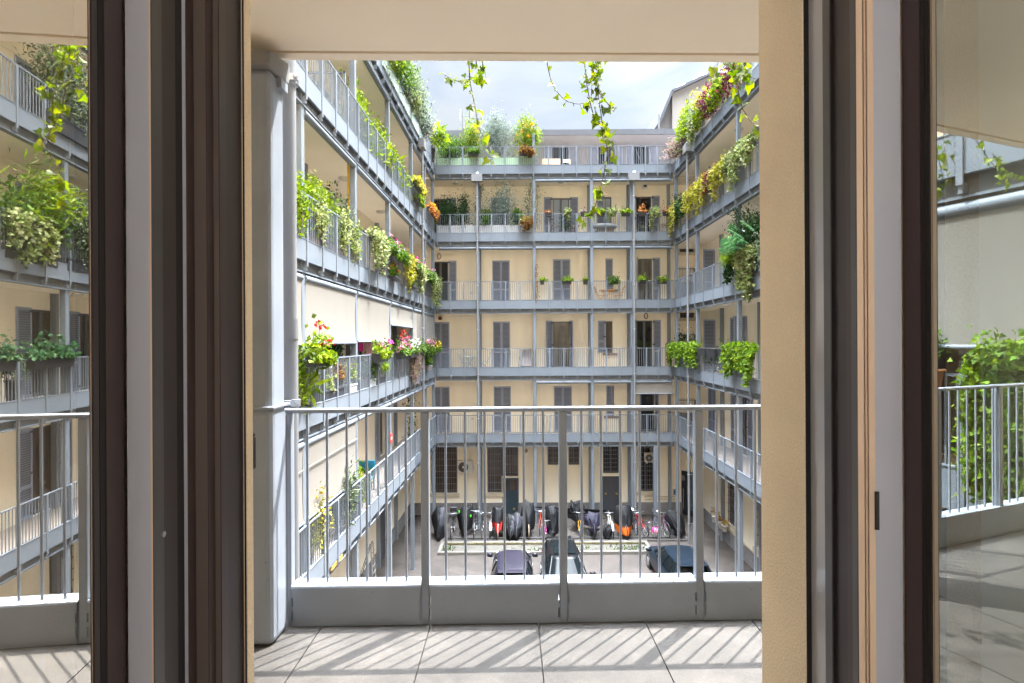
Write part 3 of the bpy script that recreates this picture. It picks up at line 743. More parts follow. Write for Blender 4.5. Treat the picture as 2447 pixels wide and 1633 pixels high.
bp = n.new("ShaderNodeBump"); bp.inputs['Strength'].default_value = .35; bp.inputs['Distance'].default_value = .004
l.new(a2.outputs['Fac'], bp.inputs['Height']); l.new(bp.outputs['Normal'], b.inputs['Normal'])

JW = mat('tile_joint', (.03, .026, .022), rough=.95, var=0)  # dark joint bed showing between the tiles
fl = MB()
jp = []
for pa, ya, pb, yb in ((771.5, 1495, 679, 1632), (1027, 1494, 987, 1632), (1284, 1485.5, 1298, 1632), (1539.7, 1482, 1612, 1632)):
    q0, q1 = ground(pa, ya), ground(pb, yb)
    a, bx = ray(pa, ya); Y0 = -1.45 / bx; c, d = ray(pb, yb); Y1 = -1.45 / d
    jp.append(((a * Y0, Y0), (c * Y1, Y1)))
sp = (jp[3][0][0] - jp[0][0][0]) / 3
slope = sum((j[1][0] - j[0][0]) / (j[1][1] - j[0][1]) for j in jp) / 4
x0j = jp[0][0][0]; y0j = jp[0][0][1]
def jx(i, y): return x0j + i * sp + slope * (y - y0j)
for i in range(-7, 12):
    a, bb = i, i + 1; g_ = .0028
    for y0, y1 in ((.95, 1.62), (1.6265, 2.80)):
        if y1 > 2 : pass
        vs = [(jx(a, y0) + g_, y0, 0), (jx(bb, y0) - g_, y0, 0), (jx(bb, y1) - g_, y1 + .02 * jx(bb, y1), 0), (jx(a, y1) + g_, y1 + .02 * jx(a, y1), 0)]
        fl.add([(x, y, NF - .012) for x, y, z in vs] + [(x, y, NF) for x, y, z in vs], [(4, 5, 6, 7), (0, 1, 5, 4), (1, 2, 6, 5), (2, 3, 7, 6), (3, 0, 4, 7)], tm)
fl.box(-4.2, 5.5, .95, 2.79, NF - .06, NF - .012, JW, None)
o = fl.build('floor', None); o['kind'] = 'structure'; o['label'] = 'grey stone balcony floor with bar shadows'

# ---------------------------------------------------------------- railing in front of us
rail = thing('balcony_railing', 'blue-grey steel balcony railing across the foreground with thin bars and a deep toe plate', 'railing', (0, 2.83, NF))
st_px = [1017.5, 1347.5, 1675.5]
def xr(px, py, Y): return ray(px, py)[0] * Y
RY = 0.035          # railing axis lies a little outside the plate face
sx = [xr(px, 1450, 2.82) for px in st_px]
gap = (sx[2] - sx[0]) / 2
xs_all = sorted([sx[0] - gap * k for k in range(1, 5)] + sx + [sx[2] + gap * k for k in range(1, 4)])
XEND = xr(693, 1400, 2.80)            # rail ends at the column
def q(s, d, z): return PN(s, d, NF + z)
hp_ = [(.019 * math.copysign(abs(math.cos(a)) ** .5, math.cos(a)), .0125 * math.copysign(abs(math.sin(a)) ** .6, math.sin(a))) for a in [i * math.pi / 10 + .05 for i in range(20)]]
m = MB(); m.add([q(XEND - .06, -.02 + a, 1.098 + b_) for a, b_ in hp_] + [q(3.2, -.02 + a, 1.098 + b_) for a, b_ in hp_], [tuple(range(20)), tuple(range(20, 40))] , STEELN); m.add([q(XEND - .06, -.02 + a, 1.098 + b_) for a, b_ in hp_] + [q(3.2, -.02 + a, 1.098 + b_) for a, b_ in hp_], [(i, (i + 1) % 20, 20 + (i + 1) % 20, 20 + i) for i in range(20)], STEELN, True); m.build('handrail', None, rail)
m = MB(); m.box(XEND - .075, XEND - .02, -.035, -.003, 1.075, 1.10, STEELN, q); m.lathe(q(XEND - .07, .0, 1.075), [(.012, 0), (.014, .012), (.012, .028)], 10, CHROME); m.build('rail_bracket', None, rail)
segs = []
ed = [XEND] + [x for x in xs_all if x > XEND + .1 and x < 3.3]
for x in ed[1:]:
    m = MB(); m.box(x - .021, x + .021, -.05, -.002, -.36, 1.086, STEELN, q); m.build('stanchion', None, rail, bevel=.006)
m = MB(); m.box(XEND - .008, XEND + .012, -.05, -.002, -.2, 1.086, STEELN, q); m.build('stanchion', None, rail, bevel=.004)
for a, bb in zip(ed, ed[1:]):
    lo = a + (.021 if a > XEND else .012); hi = bb - .021
    for i in range(1, 7 if a > XEND else 7):
        step = gap / 7; x = bb - i * step
        if x < lo + .03: continue
        m = MB(); m.tube([q(x, -.037, .2), q(x, -.037, 1.09)], .0068, 10, STEELN); m.lathe(q(x, -.037, .2045), [(.011, 0), (.009, .003), (.007, .005)], 10, STEELN); m.build('baluster', None, rail)
    p = MB()
    p.box(lo + .009, hi - .009, .002, .006, -.02, .190, STEELN, q)
    for zz in (.0, .075, .143): p.box(lo, hi, .0025, .0055, zz + .0, zz + .024, STEELN, q)
    p.box(lo, hi, .0025, .0055, .155, .19, STEELN, q)
    # rounded top flange
    prof = [(.006, .176), (.0065, .192), (.003, .201), (-.006, .205), (-.085, .205), (-.085, .199), (-.004, .199), (.001, .176)]
    k = len(prof)
    vs = [q(lo, d, z) for d, z in prof] + [q(hi, d, z) for d, z in prof]
    p.add(vs, [tuple(range(k))[::-1], tuple(range(k, 2 * k))] + [(i, (i + 1) % k, k + (i + 1) % k, k + i) for i in range(k)], STEELN)
    p.box(lo + .002, hi - .002, -.085, -.081, -.20, .199, STEELN, q)
    p.build('toe_plate', None, rail)
# our railing carried on beyond the column, to the left
rail2 = thing('balcony_railing', 'stretch of grey railing beyond the column, seen only in the right-hand glass', 'railing', (-2.6, 2.8, NF))
m = MB(); m.tube([q(-4.15, -.02, 1.098), q(-1.56, -.02, 1.098)], .0135, 12, STEELN)
for x in [-1.6 - .1 * i for i in range(26)]: m.tube([q(x, -.037, .2), q(x, -.037, 1.09)], .0068, 8, STEELN)
m.build('handrail', None, rail2)
for x in (-1.62, -2.33, -3.04, -3.75):
    m = MB(); m.box(x - .021, x + .021, -.05, -.002, -.36, 1.086, STEELN, q); m.build('stanchion', None, rail2, bevel=.006)
m = MB(); m.box(-4.15, -1.52, -.085, .006, .19, .205, STEELN, q); m.box(-4.15, -1.52, .002, .006, -.02, .19, STEELN, q); m.build('toe_plate', None, rail2)

# ---------------------------------------------------------------- our building: ceiling, walls, column, pipe
m = MB()
m.box(-4.2, 6.5, .085, 1.95, 0, .06, SOFFITN, lambda s, d, z: PN(s, d, NC + .002 + z))
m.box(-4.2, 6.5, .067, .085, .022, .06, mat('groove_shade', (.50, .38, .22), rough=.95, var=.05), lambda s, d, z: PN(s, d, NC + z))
m.box(-4.2, 6.5, .0, .067, 0, .08, SOFFITN, lambda s, d, z: PN(s, d, NC + z))
m.box(-4.2, 6.5, .02, 1.95, .08, .30, SOFFITN, lambda s, d, z: PN(s, d, NC + z))
m.build('ceiling', None, near_b)
m = MB(); m.box(-4.15, 6.5, -.01, .0, .09, .50, STEELN, lambda s, d, z: PN(s, d, NC + z)); m.build('fascia', None, near_b)
WY = 1.40; OL, OR_ = -.668, .6412; OH = 10.25
wl_ = MB()
wl_.box(-6, OL, WY - .032, WY, 0, 19.5, WALLN); wl_.box(OR_, 9.6, 1.195, WY + .004, 0, 19.5, WALLN)
wl_.box(-6, -.86, 1.0, WY - .034, 0, 19.5, WALLN)
wl_.box(OL, OR_, 1.2, WY, OH, 19.5, WALLN); wl_.box(OL, OR_, 1.0, WY, 0, NF - .07, WALLN)
wl_.build('wall', None, near_b)
# room behind us, back wall left out so sky light reaches the frames
rm = MB()
RMW = mat('room_paint', (.86, .84, .80), rough=.9, var=.02)
rm.box(-2.6, -2.5, -4, 1.0, NF, NF + 2.8, RMW); rm.box(2.5, 2.6, -4, 1.0, NF, NF + 2.8, RMW)
rm.box(-2.6, 2.6, -4, 1.0, NF + 2.8, NF + 2.9, RMW); rm.box(-2.6, 2.6, -4, .94, NF - .1, NF - .02, mat('room_floor', (.50, .38, .27), rough=.5, var=.2))
rm.box(-2.6, -.86, .90, 1.0, NF, NF + 2.8, RMW); rm.box(.86, 2.6, .90, 1.0, NF, NF + 2.8, RMW)
rm.build('room', None, near_b)

# steel column
col = part('column', near_b); COLX0, COLX1 = -1.52, -1.151
m = MB(); m.box(COLX0, COLX1, 2.60, 2.766, NF, NC - .13, STEELN); o = m.build('shaft', None, col, bevel=.03)
m = MB(); m.box(COLX0 - .01, COLX1 + .006, 2.592, 2.770, NF, EYE - .315, STEELN); o = m.build('lower_casing', None, col, bevel=.032)
m = MB(); m.box(COLX0 - .02, COLX1 + .018, 2.582, 2.782, EYE - .318, EYE - .305, STEELN); m.build('collar', None, col, bevel=.004)
CAPM = mat('cap_paint', (.19, .185, .18), rough=.6, var=.1)
m = MB(); m.prism([(2.55, NC - .14), (2.55, NC - .075), (2.60, NC - .06), (2.70, NC - .04), (2.79, NC - .015), (2.79, NC - .11), (2.775, NC - .14)], 'x', COLX0 - .03, COLX1 + .02, CAPM)
m.build('cap', None, col, bevel=.012)
m = MB(); m.box(COLX1 - .006, COLX1 + .022, 2.68, 2.76, NC - .19, NC - .14, STEELN); m.build('cap_clip', None, col, bevel=.004)
# the downpipe beside it
dp = part('downpipe', near_b); PX, PY_, PRAD = xr(692, 800, 2.96), 2.96, .043
m = MB(); m.tube([(PX, PY_, 0), (PX, PY_, EYE + .125)], PRAD, 24, PIPE); m.tube([(PX, PY_, EYE + .13), (PX, PY_, NC + .5)], PRAD - .004, 24, PIPE)
m.tube([(PX, PY_, EYE + .02), (PX, PY_, EYE + .13)], PRAD + .0035, 24, PIPE); m.build('pipe', None, dp)
for zz in (EYE + 1.41 * .999 - .0, EYE - .335):
    m = MB()
    for dz in (0, .022): m.tube([(PX + (PRAD + .007) * math.cos(t * .2618), PY_ + (PRAD + .007) * math.sin(t * .2618), zz + dz) for t in range(-18, 7)], .0045, 8, CHROME)
    m.box(PX + PRAD * .7, PX + PRAD + .03, PY_ - .06, PY_ - .035, zz - .006, zz + .03, CHROME); m.lathe((PX + PRAD + .018, PY_ - .062, zz + .01), [(.009, -.009), (.012, 0), (.009, .012)], 8, CHROME)
    m.build('clamp', None, dp)
# ---------------------------------------------------------------- door frame and the two glazed leaves
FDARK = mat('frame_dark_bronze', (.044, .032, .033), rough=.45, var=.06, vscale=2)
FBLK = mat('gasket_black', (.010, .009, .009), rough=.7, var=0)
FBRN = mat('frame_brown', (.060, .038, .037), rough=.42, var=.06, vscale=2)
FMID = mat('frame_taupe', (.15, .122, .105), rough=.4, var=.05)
FLIT = mat('frame_lit_grey', (.56, .585, .66), rough=.38, var=.03, vscale=2)  # daylight on these frame faces, put into a lighter grey
FWARMLIT = mat('frame_warm_lit', (.88, .67, .48), rough=.45, var=.05)  # warm light on the frame strips, put into their colour
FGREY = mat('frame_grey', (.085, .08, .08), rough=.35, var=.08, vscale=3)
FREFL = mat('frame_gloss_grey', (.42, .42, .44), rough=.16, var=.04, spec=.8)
ZB, ZT = NF - .06, OH + .12
def jamb(mb_owner, sgn, x, y, steps):
    """steps of the frame seen in plan: 'f' faces the room, 's' faces the opening; each to a given pixel column"""
    out = []
    for kind, px, m_ in steps:
        tx = (px - 1223.5) / F
        if kind == 'f': nx, ny = tx * y, y
        else: nx, ny = x, x / tx
        out.append(((x, y), (nx, ny), m_)); x, y = nx, ny
    for (a, bb, m_) in out:
        k = mb_owner
        # each step is a thin profile wall behind its visible face
        if abs(a[1] - bb[1]) < 1e-6: poly = [(a[0] + .0026 * sgn, a[1]), bb, (bb[0], bb[1] + .0025), (a[0] + .0026 * sgn, a[1] + .0025)]
        else: poly = [a, bb, (bb[0] + .0025 * sgn, bb[1]), (a[0] + .0025 * sgn, a[1])]
        k.prism(poly, 'z', ZB, ZT, m_)
    return x, y
fr_l = MB()
x, y = jamb(fr_l, -1, OL, 1.367, [('f', 582, FBLK), ('f', 577, FGREY), ('s', 543, FDARK), ('s', 527, FBRN), ('f', 512, FMID), ('s', 497, FBRN), ('f', 466, FMID), ('s', 449, FBRN), ('f', 438, FLIT), ('s', 422, FBLK), ('s', 390, FDARK), ('s', 366, FGREY), ('f', 359, FWARMLIT)])
fr_l.prism([(OL - .02, 1.366), (OL - .004, 1.366), (OL - .004, 1.0), (-.95, 1.0), (-.95, 1.2)], 'z', ZB, ZB + .001, FBLK)
dfr = part('door_frame', near_b); dfr['label'] = 'dark bronze stepped frame on the left of the opening'
fr_l.build('jamb', None, dfr)
m = MB(); v = Vector((-.7345, 1.14, EYE - .40)); m.tube([v, v + Vector((.004, 0, 0))], .006, 12, CHROME); m.build('screw', None, dfr)
HLx, HLy = x, y
m = MB(); m.box(-.704, -.683, 1.402, 1.45, EYE - .335, EYE - .25, BLACK); m.lathe((-.69, 1.44, EYE - .25), [(.006, 0), (.010, .006), (.004, .012)], 8, BLACK); m.build('shutter_latch', None, near_b, bevel=.004)
fr_r = MB()
x, y = jamb(fr_r, 1, OR_, 1.1945, [('f', 1936, FBLK), ('s', 1969, FREFL), ('s', 1985, FGREY), ('f', 1994, FBLK), ('s', 2022, FDARK), ('s', 2034, FBRN), ('s', 2046, FGREY), ('f', 2064, FWARMLIT), ('f', 2072, mat('frame_warm_shade', (.72, .52, .36), rough=.45)), ('f', 2090, FWARMLIT)])
dfr2 = part('door_frame', near_b); dfr2['label'] = 'grey stepped frame on the right of the opening'
fr_r.build('jamb', None, dfr2)
for px, py in ((2036, 1207), (2000, 1184)):
    Y = .664 / ((px - 1223.5) / F) * 1.008; v = atY(px, py, Y - .002); m = MB(); m.tube([v + Vector((-.002, 0, 0)), v + Vector((.004, 0, 0))], .0062, 12, CHROME); m.build('screw', None, dfr2)
HRx, HRy = x, y

def leaf_glass(name, f0, f1, col):
    m = bpy.data.materials.new(name); m.use_nodes = True
    n, l = m.node_tree.nodes, m.node_tree.links
    n.remove(n["Principled BSDF"])
    gls = n.new("ShaderNodeBsdfGlossy"); gls.inputs['Roughness'].default_value = 0.0; gls.inputs['Color'].default_value = (*col, 1)
    trn = n.new("ShaderNodeBsdfTransparent"); trn.inputs['Color'].default_value = (.72, .76, .74, 1)
    mxs = n.new("ShaderNodeMixShader"); lw = n.new("ShaderNodeLayerWeight"); lw.inputs['Blend'].default_value = .5
    mr = n.new("ShaderNodeMapRange"); mr.inputs[3].default_value = f0; mr.inputs[4].default_value = f1
    l.new(lw.outputs['Facing'], mr.inputs[0]); l.new(mr.outputs[0], mxs.inputs[0])
    l.new(trn.outputs[0], mxs.inputs[1]); l.new(gls.outputs[0], mxs.inputs[2]); l.new(mxs.outputs[0], n["Material Output"].inputs['Surface'])
    return m
GLASS_WARM = leaf_glass('leaf_glass_warm', .72, .90, (.97, .93, .86)); GLASS_COOL = leaf_glass('leaf_glass_cool', .45, .70, (.86, .95, .97))

def leaf(label, hx, hy, sgn, edge_px, phi, px_a, px_b, glass):
    """inward-opening leaf: edge strip facing the room, then its outer face running towards us"""
    t = thing('glazed_door', label, 'door', (hx, hy, NF), 'leaves of the balcony door')
    ex = (edge_px - 1223.5) / F * hy
    T = Vector((math.sin(R(phi)), math.cos(R(phi))))       # along the leaf, outwards
    N = Vector((T.y, -T.x)) * -sgn                           # out of the visible face (towards the opening)
    H = Vector((ex, hy))
    def at_px(px, e=.004):
        tx = (px - 1223.5) / F; Q = H - N * e       # point Q - a*T with X/Y = tx
        return (Q.x - tx * Q.y) / (T.x - tx * T.y)
    def pt(a, e): w = H - T * a - N * e; return (w.x, w.y)
    a1, a2 = at_px(px_a), at_px(px_b, .0065); L = .60
    m = MB(); m.prism([(hx, hy), (ex, hy), pt(.018, 0), pt(.018, .03)] if False else [(hx, hy), (ex, hy), (ex, hy + .025), (hx - sgn * -.0005, hy + .025)], 'z', ZB + .03, ZT - .03, FLIT); m.build('edge_strip', None, t)
    m = MB()
    m.prism([pt(0.0, .004), pt(a1, .004), pt(a1, .06), pt(0.0, .06)], 'z', ZB + .03, ZT - .03, FBRN)
    m.prism([pt(L, .002), pt(L + .1, .002), pt(L + .1, .06), pt(L, .06)], 'z', ZB + .03, ZT - .03, FBRN)
    m.prism([pt(a1, .006), pt(L, .006), pt(L, .058), pt(a1, .058)], 'z', ZB + .03, NF + .10, FBRN)
    m.prism([pt(a1, .006), pt(L, .006), pt(L, .058), pt(a1, .058)], 'z', ZT - .12, ZT - .03, FBRN)
    m.build('leaf_frame', None, t)
    m = MB()
    m.prism([pt(a1 + .001, .0055), pt((a1 + a2) / 2, .0055), pt((a1 + a2) / 2, .012), pt(a1 + .001, .012)], 'z', NF + .10, ZT - .12, FBLK)
    m.prism([pt((a1 + a2) / 2 + .0005, .0065), pt(a2, .0065), pt(a2, .0078), pt((a1 + a2) / 2 + .0005, .0078)], 'z', NF + .10, ZT - .12, FDARK if sgn < 0 else FBLK)
    m.build('gasket', None, t)
    m = MB(); c = [pt(a2 - .002, .0085), pt(L, .0085)]
    m.add([(c[0][0], c[0][1], NF + .1), (c[1][0], c[1][1], NF + .1), (c[1][0], c[1][1], ZT - .12), (c[0][0], c[0][1], ZT - .12)], [(0, 1, 2, 3)], glass)
    m.build('glass_pane', None, t)
    m = MB(); c = [pt(a2, .05), pt(L, .05)]
    if sgn > 0:
        m = MB(); m.box(hx - .002, hx + .005, hy - .004, hy - .0005, EYE - .365, EYE - .292, BLACK); m.build('latch', None, t)
    return t
leaf('left glazed door leaf swung in, its glass mirroring the planted right wing', HLx, HLy, -1, 303, -4.2, 253, 223, GLASS_WARM)
leaf('right glazed door leaf swung in, its glass mirroring an awning and an ivy hedge', HRx, HRy, 1, 2155, -11.0, 2200, 2222, GLASS_COOL)
# ================================================================== PLANTS
G_LIME = leafmat('leaf_lime', [(.10, .17, .012), (.20, .30, .02), (.32, .40, .03)])
G_MID = leafmat('leaf_mid', [(.035, .085, .012), (.08, .16, .02), (.16, .26, .03)])
G_DARK = leafmat('leaf_dark', [(.012, .035, .012), (.03, .075, .02), (.06, .12, .03)])
G_OLIVE = leafmat('leaf_olive', [(.07, .10, .05), (.15, .19, .10), (.25, .29, .17)])
G_GREY = leafmat('leaf_silver', [(.12, .16, .12), (.22, .27, .22), (.36, .41, .36)])
G_YEL = leafmat('leaf_yellow', [(.22, .22, .02), (.42, .40, .05), (.52, .46, .12)])
G_VAR = leafmat('leaf_variegated', [(.10, .16, .03), (.28, .33, .10), (.50, .50, .28)])
G_IVY = leafmat('leaf_ivy', [(.10, .20, .02), (.20, .34, .03), (.32, .42, .05)], transl=.45)
G_ORA = leafmat('leaf_orange', [(.35, .10, .02), (.55, .20, .06), (.60, .35, .12)])
G_RUST = leafmat('leaf_rust', [(.16, .06, .02), (.24, .10, .03), (.30, .20, .05)])
G_PURP = leafmat('leaf_purple', [(.05, .015, .03), (.14, .03, .05), (.30, .06, .08)])
G_PINKG = leafmat('leaf_pinkish', [(.14, .10, .09), (.28, .17, .16), (.20, .22, .10)])
G_JADE = leafmat('leaf_jade', [(.03, .09, .035), (.07, .17, .07), (.12, .22, .08)])
F_RED = leafmat('petal_red', [(.60, .01, .01), (.80, .03, .02)], .2)
F_PINK = leafmat('petal_pink', [(.70, .10, .30), (.85, .30, .45), (.90, .55, .60)], .2)
F_WHITE = leafmat('petal_white', [(.75, .75, .70), (.90, .88, .85)], .2)
F_YEL = leafmat('petal_yellow', [(.80, .50, .02), (.90, .65, .05)], .2)
F_ORNG = leafmat('fruit_orange', [(.80, .28, .01), (.90, .42, .02)], .1)
F_MAG = leafmat('petal_magenta', [(.55, .02, .25), (.80, .06, .40)], .2)

def leaves(name, pts, L, asp, m, parent, rng, axis=None, spread=1.0, shape='leaf'):
    """one mesh of many separate leaves at pts; axis = preferred direction"""
    pts = np.asarray(pts, float); k = len(pts)
    if k == 0: return None
    t = rng.normal(size=(k, 3)) * spread
    if axis is not None: t += np.asarray(axis)
    t /= np.linalg.norm(t, axis=1, keepdims=True) + 1e-9
    r = rng.normal(size=(k, 3)); bb = np.cross(t, r); bb /= np.linalg.norm(bb, axis=1, keepdims=True) + 1e-9
    nn = np.cross(t, bb)
    ln = (L * rng.uniform(.6, 1.25, k))[:, None]
    if shape == 'ivy':
        out = [(0, 0, 0), (-.12, -.42, .02), (.28, -.46, .05), (.42, -.22, 0), (1, 0, .05), (.42, .22, 0), (.28, .46, .05), (-.12, .42, .02)]
        V = np.stack([pts + t * ln * a + bb * ln * c * asp + nn * ln * (e + .12 * abs(c)) for a, c, e in out], 1)
        q = len(out); faces = [[i * q, i * q + 1, i * q + 2, i * q + 3, i * q + 4] for i in range(k)] + [[i * q, i * q + 4, i * q + 5, i * q + 6, i * q + 7] for i in range(k)]
    else:
        mid = pts + t * ln * .45
        V = np.stack([pts, mid + bb * ln * asp * .5 + nn * ln * .08, pts + t * ln - nn * ln * .06, mid - bb * ln * asp * .5 + nn * ln * .08], 1)
        q = 4; faces = [[i * 4, i * 4 + 1, i * 4 + 2, i * 4 + 3] for i in range(k)]
    mb = MB(); mb.v = [tuple(v) for v in V.reshape(-1, 3)]; mb.f = faces; mb.m = [0] * len(faces); mb.sm = [False] * len(faces); mb.mats = [m]
    return mb.build(name, None, parent)

def shrub_pts(c, r, n, rng, clumps=14, tight=.34):
    """leaves gathered into uneven clumps through an ellipsoid"""
    u = rng.normal(size=(clumps, 3)); u /= np.linalg.norm(u, axis=1, keepdims=True)
    cc = u * rng.uniform(.35, 1.0, (clumps, 1))
    w = rng.dirichlet(np.ones(clumps) * 2.5)
    idx = rng.choice(clumps, n, p=w)
    p = cc[idx] + rng.normal(size=(n, 3)) * tight * rng.uniform(.6, 1.2, clumps)[idx][:, None]
    return p * np.asarray(r) + np.asarray(c)

def along(P, s0, s1, d, z):
    return lambda s, dd, zz: P(s, dd, zz)

def bush(label, cat, P, s, d, z0, r, h, n, m, L=.09, asp=.5, pot=None, flowers=None, name='shrub', group=None, clumps=16, seed=0, sl=None, stems=5, axis=(0, 0, .6), tight=.34):
    """a shrub in its own pot; r = half size along the gallery, sl = half size across"""
    rng = np.random.default_rng(seed + int(abs(s) * 977) + int(z0 * 31))
    if n >= 150: n = int(n * (1.2 if name == 'railing_plant' else 2.4)); L = L * 1.12; clumps = int(clumps * 1.5)
    t = thing(name, label, cat, P(s, d, z0), group)
    sl = sl or min(r, .45)
    ax = Vector(P(s + 1, d, z0)) - Vector(P(s, d, z0)); ac = Vector(P(s, d + 1, z0)) - Vector(P(s, d, z0))
    base = np.array(P(s, d, z0 + h * .52))
    raw = shrub_pts((0, 0, 0), (1, 1, 1), n, rng, clumps, tight)
    p = base + raw[:, :1] * r * np.array(ax) + raw[:, 1:2] * sl * np.array(ac) + raw[:, 2:3] * np.array((0, 0, h * .5))
    leaves('foliage', p, L, asp, m, t, rng, axis=axis)
    if stems:
        mb = MB()
        for i in range(stems):
            a = rng.uniform(-1, 1) * r * .5; c = rng.uniform(-.5, .5) * sl
            e = base + rng.uniform(-.8, .8) * r * np.array(ax) + np.array((0, 0, h * rng.uniform(-.05, .35)))
            b0 = np.array(P(s + a * .4, d + c, z0)); mb.tube([b0, (b0 + e) / 2 + rng.normal(size=3) * .04, e], [.014, .010, .005], 5, BARK)
        mb.build('stem', None, t)
    if flowers:
        fm, fn, fl_ = flowers
        raw = rng.normal(size=(fn, 3)); raw /= np.linalg.norm(raw, axis=1, keepdims=True); raw[:, 2] = np.abs(raw[:, 2]) * 1.0
        cen = base + raw[:, :1] * r * .95 * np.array(ax) + raw[:, 1:2] * sl * np.array(ac) + raw[:, 2:3] * np.array((0, 0, h * .52))
        fp_ = np.repeat(cen, 9, 0) + rng.normal(size=(fn * 9, 3)) * fl_ * .55
        leaves('fruit' if cat == 'tree' else 'flower', fp_, fl_, .9, fm, t, rng)
    if pot:
        kind, pm, ph = pot
        mb = MB()
        if kind == 'round': mb.lathe(P(s, d, z0 - ph), [(.13, 0), (.17, ph * .9), (.185, ph * .9), (.185, ph), (.15, ph), (.15, ph - .03)], 16, pm)
        elif kind == 'box':
            mb.box(s - r * .95, s + r * .95, d - .17, d + .17, z0 - ph, z0, pm, P); mb.box(s - r * .95 - .012, s + r * .95 + .012, d - .182, d + .182, z0 - .035, z0 + .004, pm, P)
        mb.build('planter', None, t)
    return t

def trailing(label, cat, P, s0, s1, ztop, drop, n, m, L=.05, asp=.8, d=-.10, box=POT, flowers=None, top=None, name='trailing_plant', group=None, seed=0, shape='leaf', strands=None, even=False, thick=.07, mound=.16, bh=.17, under=True):
    """railing box with a plant hanging out of it in uneven strands; top = (material, count) of a second plant on top"""
    rng = np.random.default_rng(seed + int(abs(s0) * 881) + int(ztop * 17))
    n = int(n * (1.0 if name == 'ivy_hedge' else 1.8)); L = L * 1.1
    t = thing(name, label, cat, P((s0 + s1) / 2, d, ztop), group)
    mb = MB()
    if box:
        sm, hw = (s0 + s1) / 2, (s1 - s0) / 2 * .92
        lo = [(-hw * .93, -.075), (hw * .93, -.075), (hw * .93, .075), (-hw * .93, .075)]; hi = [(-hw, -.10), (hw, -.10), (hw, .10), (-hw, .10)]
        mb.add([P(sm + a, d + c, ztop - bh) for a, c in lo] + [P(sm + a, d + c, ztop) for a, c in hi], [(3, 2, 1, 0), (0, 1, 5, 4), (1, 2, 6, 5), (2, 3, 7, 6), (3, 0, 4, 7)], box)
        mb.box(sm - hw - .012, sm + hw + .012, d - .112, d + .112, ztop - .022, ztop - .001, box, P)
        mb.box(sm - hw * .9, sm + hw * .9, d - .085, d + .085, ztop - .02, ztop + .004, SOIL, P)
        for a in (-.7, .7): mb.box(sm + a * hw - .012, sm + a * hw + .012, d + .08, d + .16, ztop - .05, ztop - .03, BLACK, P)
        mb.build('flower_box', None, t)
    if n:
        k = strands or max(5, int((s1 - s0) * 13)); out = []
        for i in range(k):
            s = rng.uniform(s0, s1); ln = drop * (.18 + .82 * rng.uniform(0, 1) ** 1.5) * (.72 + .28 * math.sin(s * 7.3 + seed)) if drop > 0 else 0
            if even: ln = drop * rng.uniform(.75, 1.0)
            q_ = max(3, int(n * .72 / k * (.4 + ln / max(drop, .01))))
            tt = rng.uniform(0, 1, q_) ** .9; sw = rng.normal() * .06
            out.append(np.array([P(s + sw * a + rng.normal() * thick * .6, d - .06 - .05 * math.sin(min(1, a * 4) * 1.57) + rng.normal() * thick * .5, ztop + .06 - a * (ln + .06)) for a in tt]))
        q_ = max(4, int(n * .28)); out.append(np.array([P(rng.uniform(s0, s1), d + rng.normal() * .09, ztop + abs(rng.normal()) * mound * .6) for _ in range(q_)]))
        leaves('foliage', np.concatenate(out), L, asp, m, t, rng, axis=(0, 0, -.35), shape=shape)
    if top:
        tm_, tn, th = top
        leaves('upper_foliage', np.array([P(rng.uniform(s0, s1), d + rng.normal() * .08, ztop + rng.uniform(0, th)) for _ in range(tn)]), L * 1.3, .3, tm_, t, rng, axis=(0, 0, 1.0))
    for j, f in enumerate(flowers or []):
        fm, fn, fl_, lo, hi = f; fn = max(3, int(fn * .5)); fl_ *= .85
        cen = np.array([P(rng.uniform(s0, s1), d - rng.uniform(.0, .14), ztop + rng.uniform(lo, hi)) for _ in range(fn)])
        fp_ = np.repeat(cen, 8, 0) + rng.normal(size=(fn * 8, 3)) * fl_ * .5
        leaves('flower', fp_, fl_, .9, fm, t, rng)
    return t

def climber(label, P, s, d, z0, z1, n, m, L=.07, w=.16, name='climbing_plant', seed=0, cat='climber'):
    rng = np.random.default_rng(seed + int(abs(s) * 577) + int(z0 * 13))
    t = thing(name, label, cat, P(s, d, z0)); zz = rng.uniform(z0, z1, n)
    wob = np.sin(zz * 5.1) * .3 + np.sin(zz * 2.3 + 1) * .3
    p = np.array([P(s + (rng.normal() * .6 + wb) * w, d + rng.normal() * w * .5, z) for z, wb in zip(zz, wob)])
    leaves('foliage', p, L, .6, m, t, rng)
    mb = MB(); mb.tube([P(s + math.sin(z0 + (z1 - z0) * i / 10 * 4) * .05, d, z0 + (z1 - z0) * i / 10 * .95) for i in range(11)], .012, 5, BARK); mb.build('stem', None, t)
    return t

H = 1.1     # rail height above a gallery floor
# ---------------------------------------------------------------- LEFT WING
def lrail(lv): return FZ[lv] + H
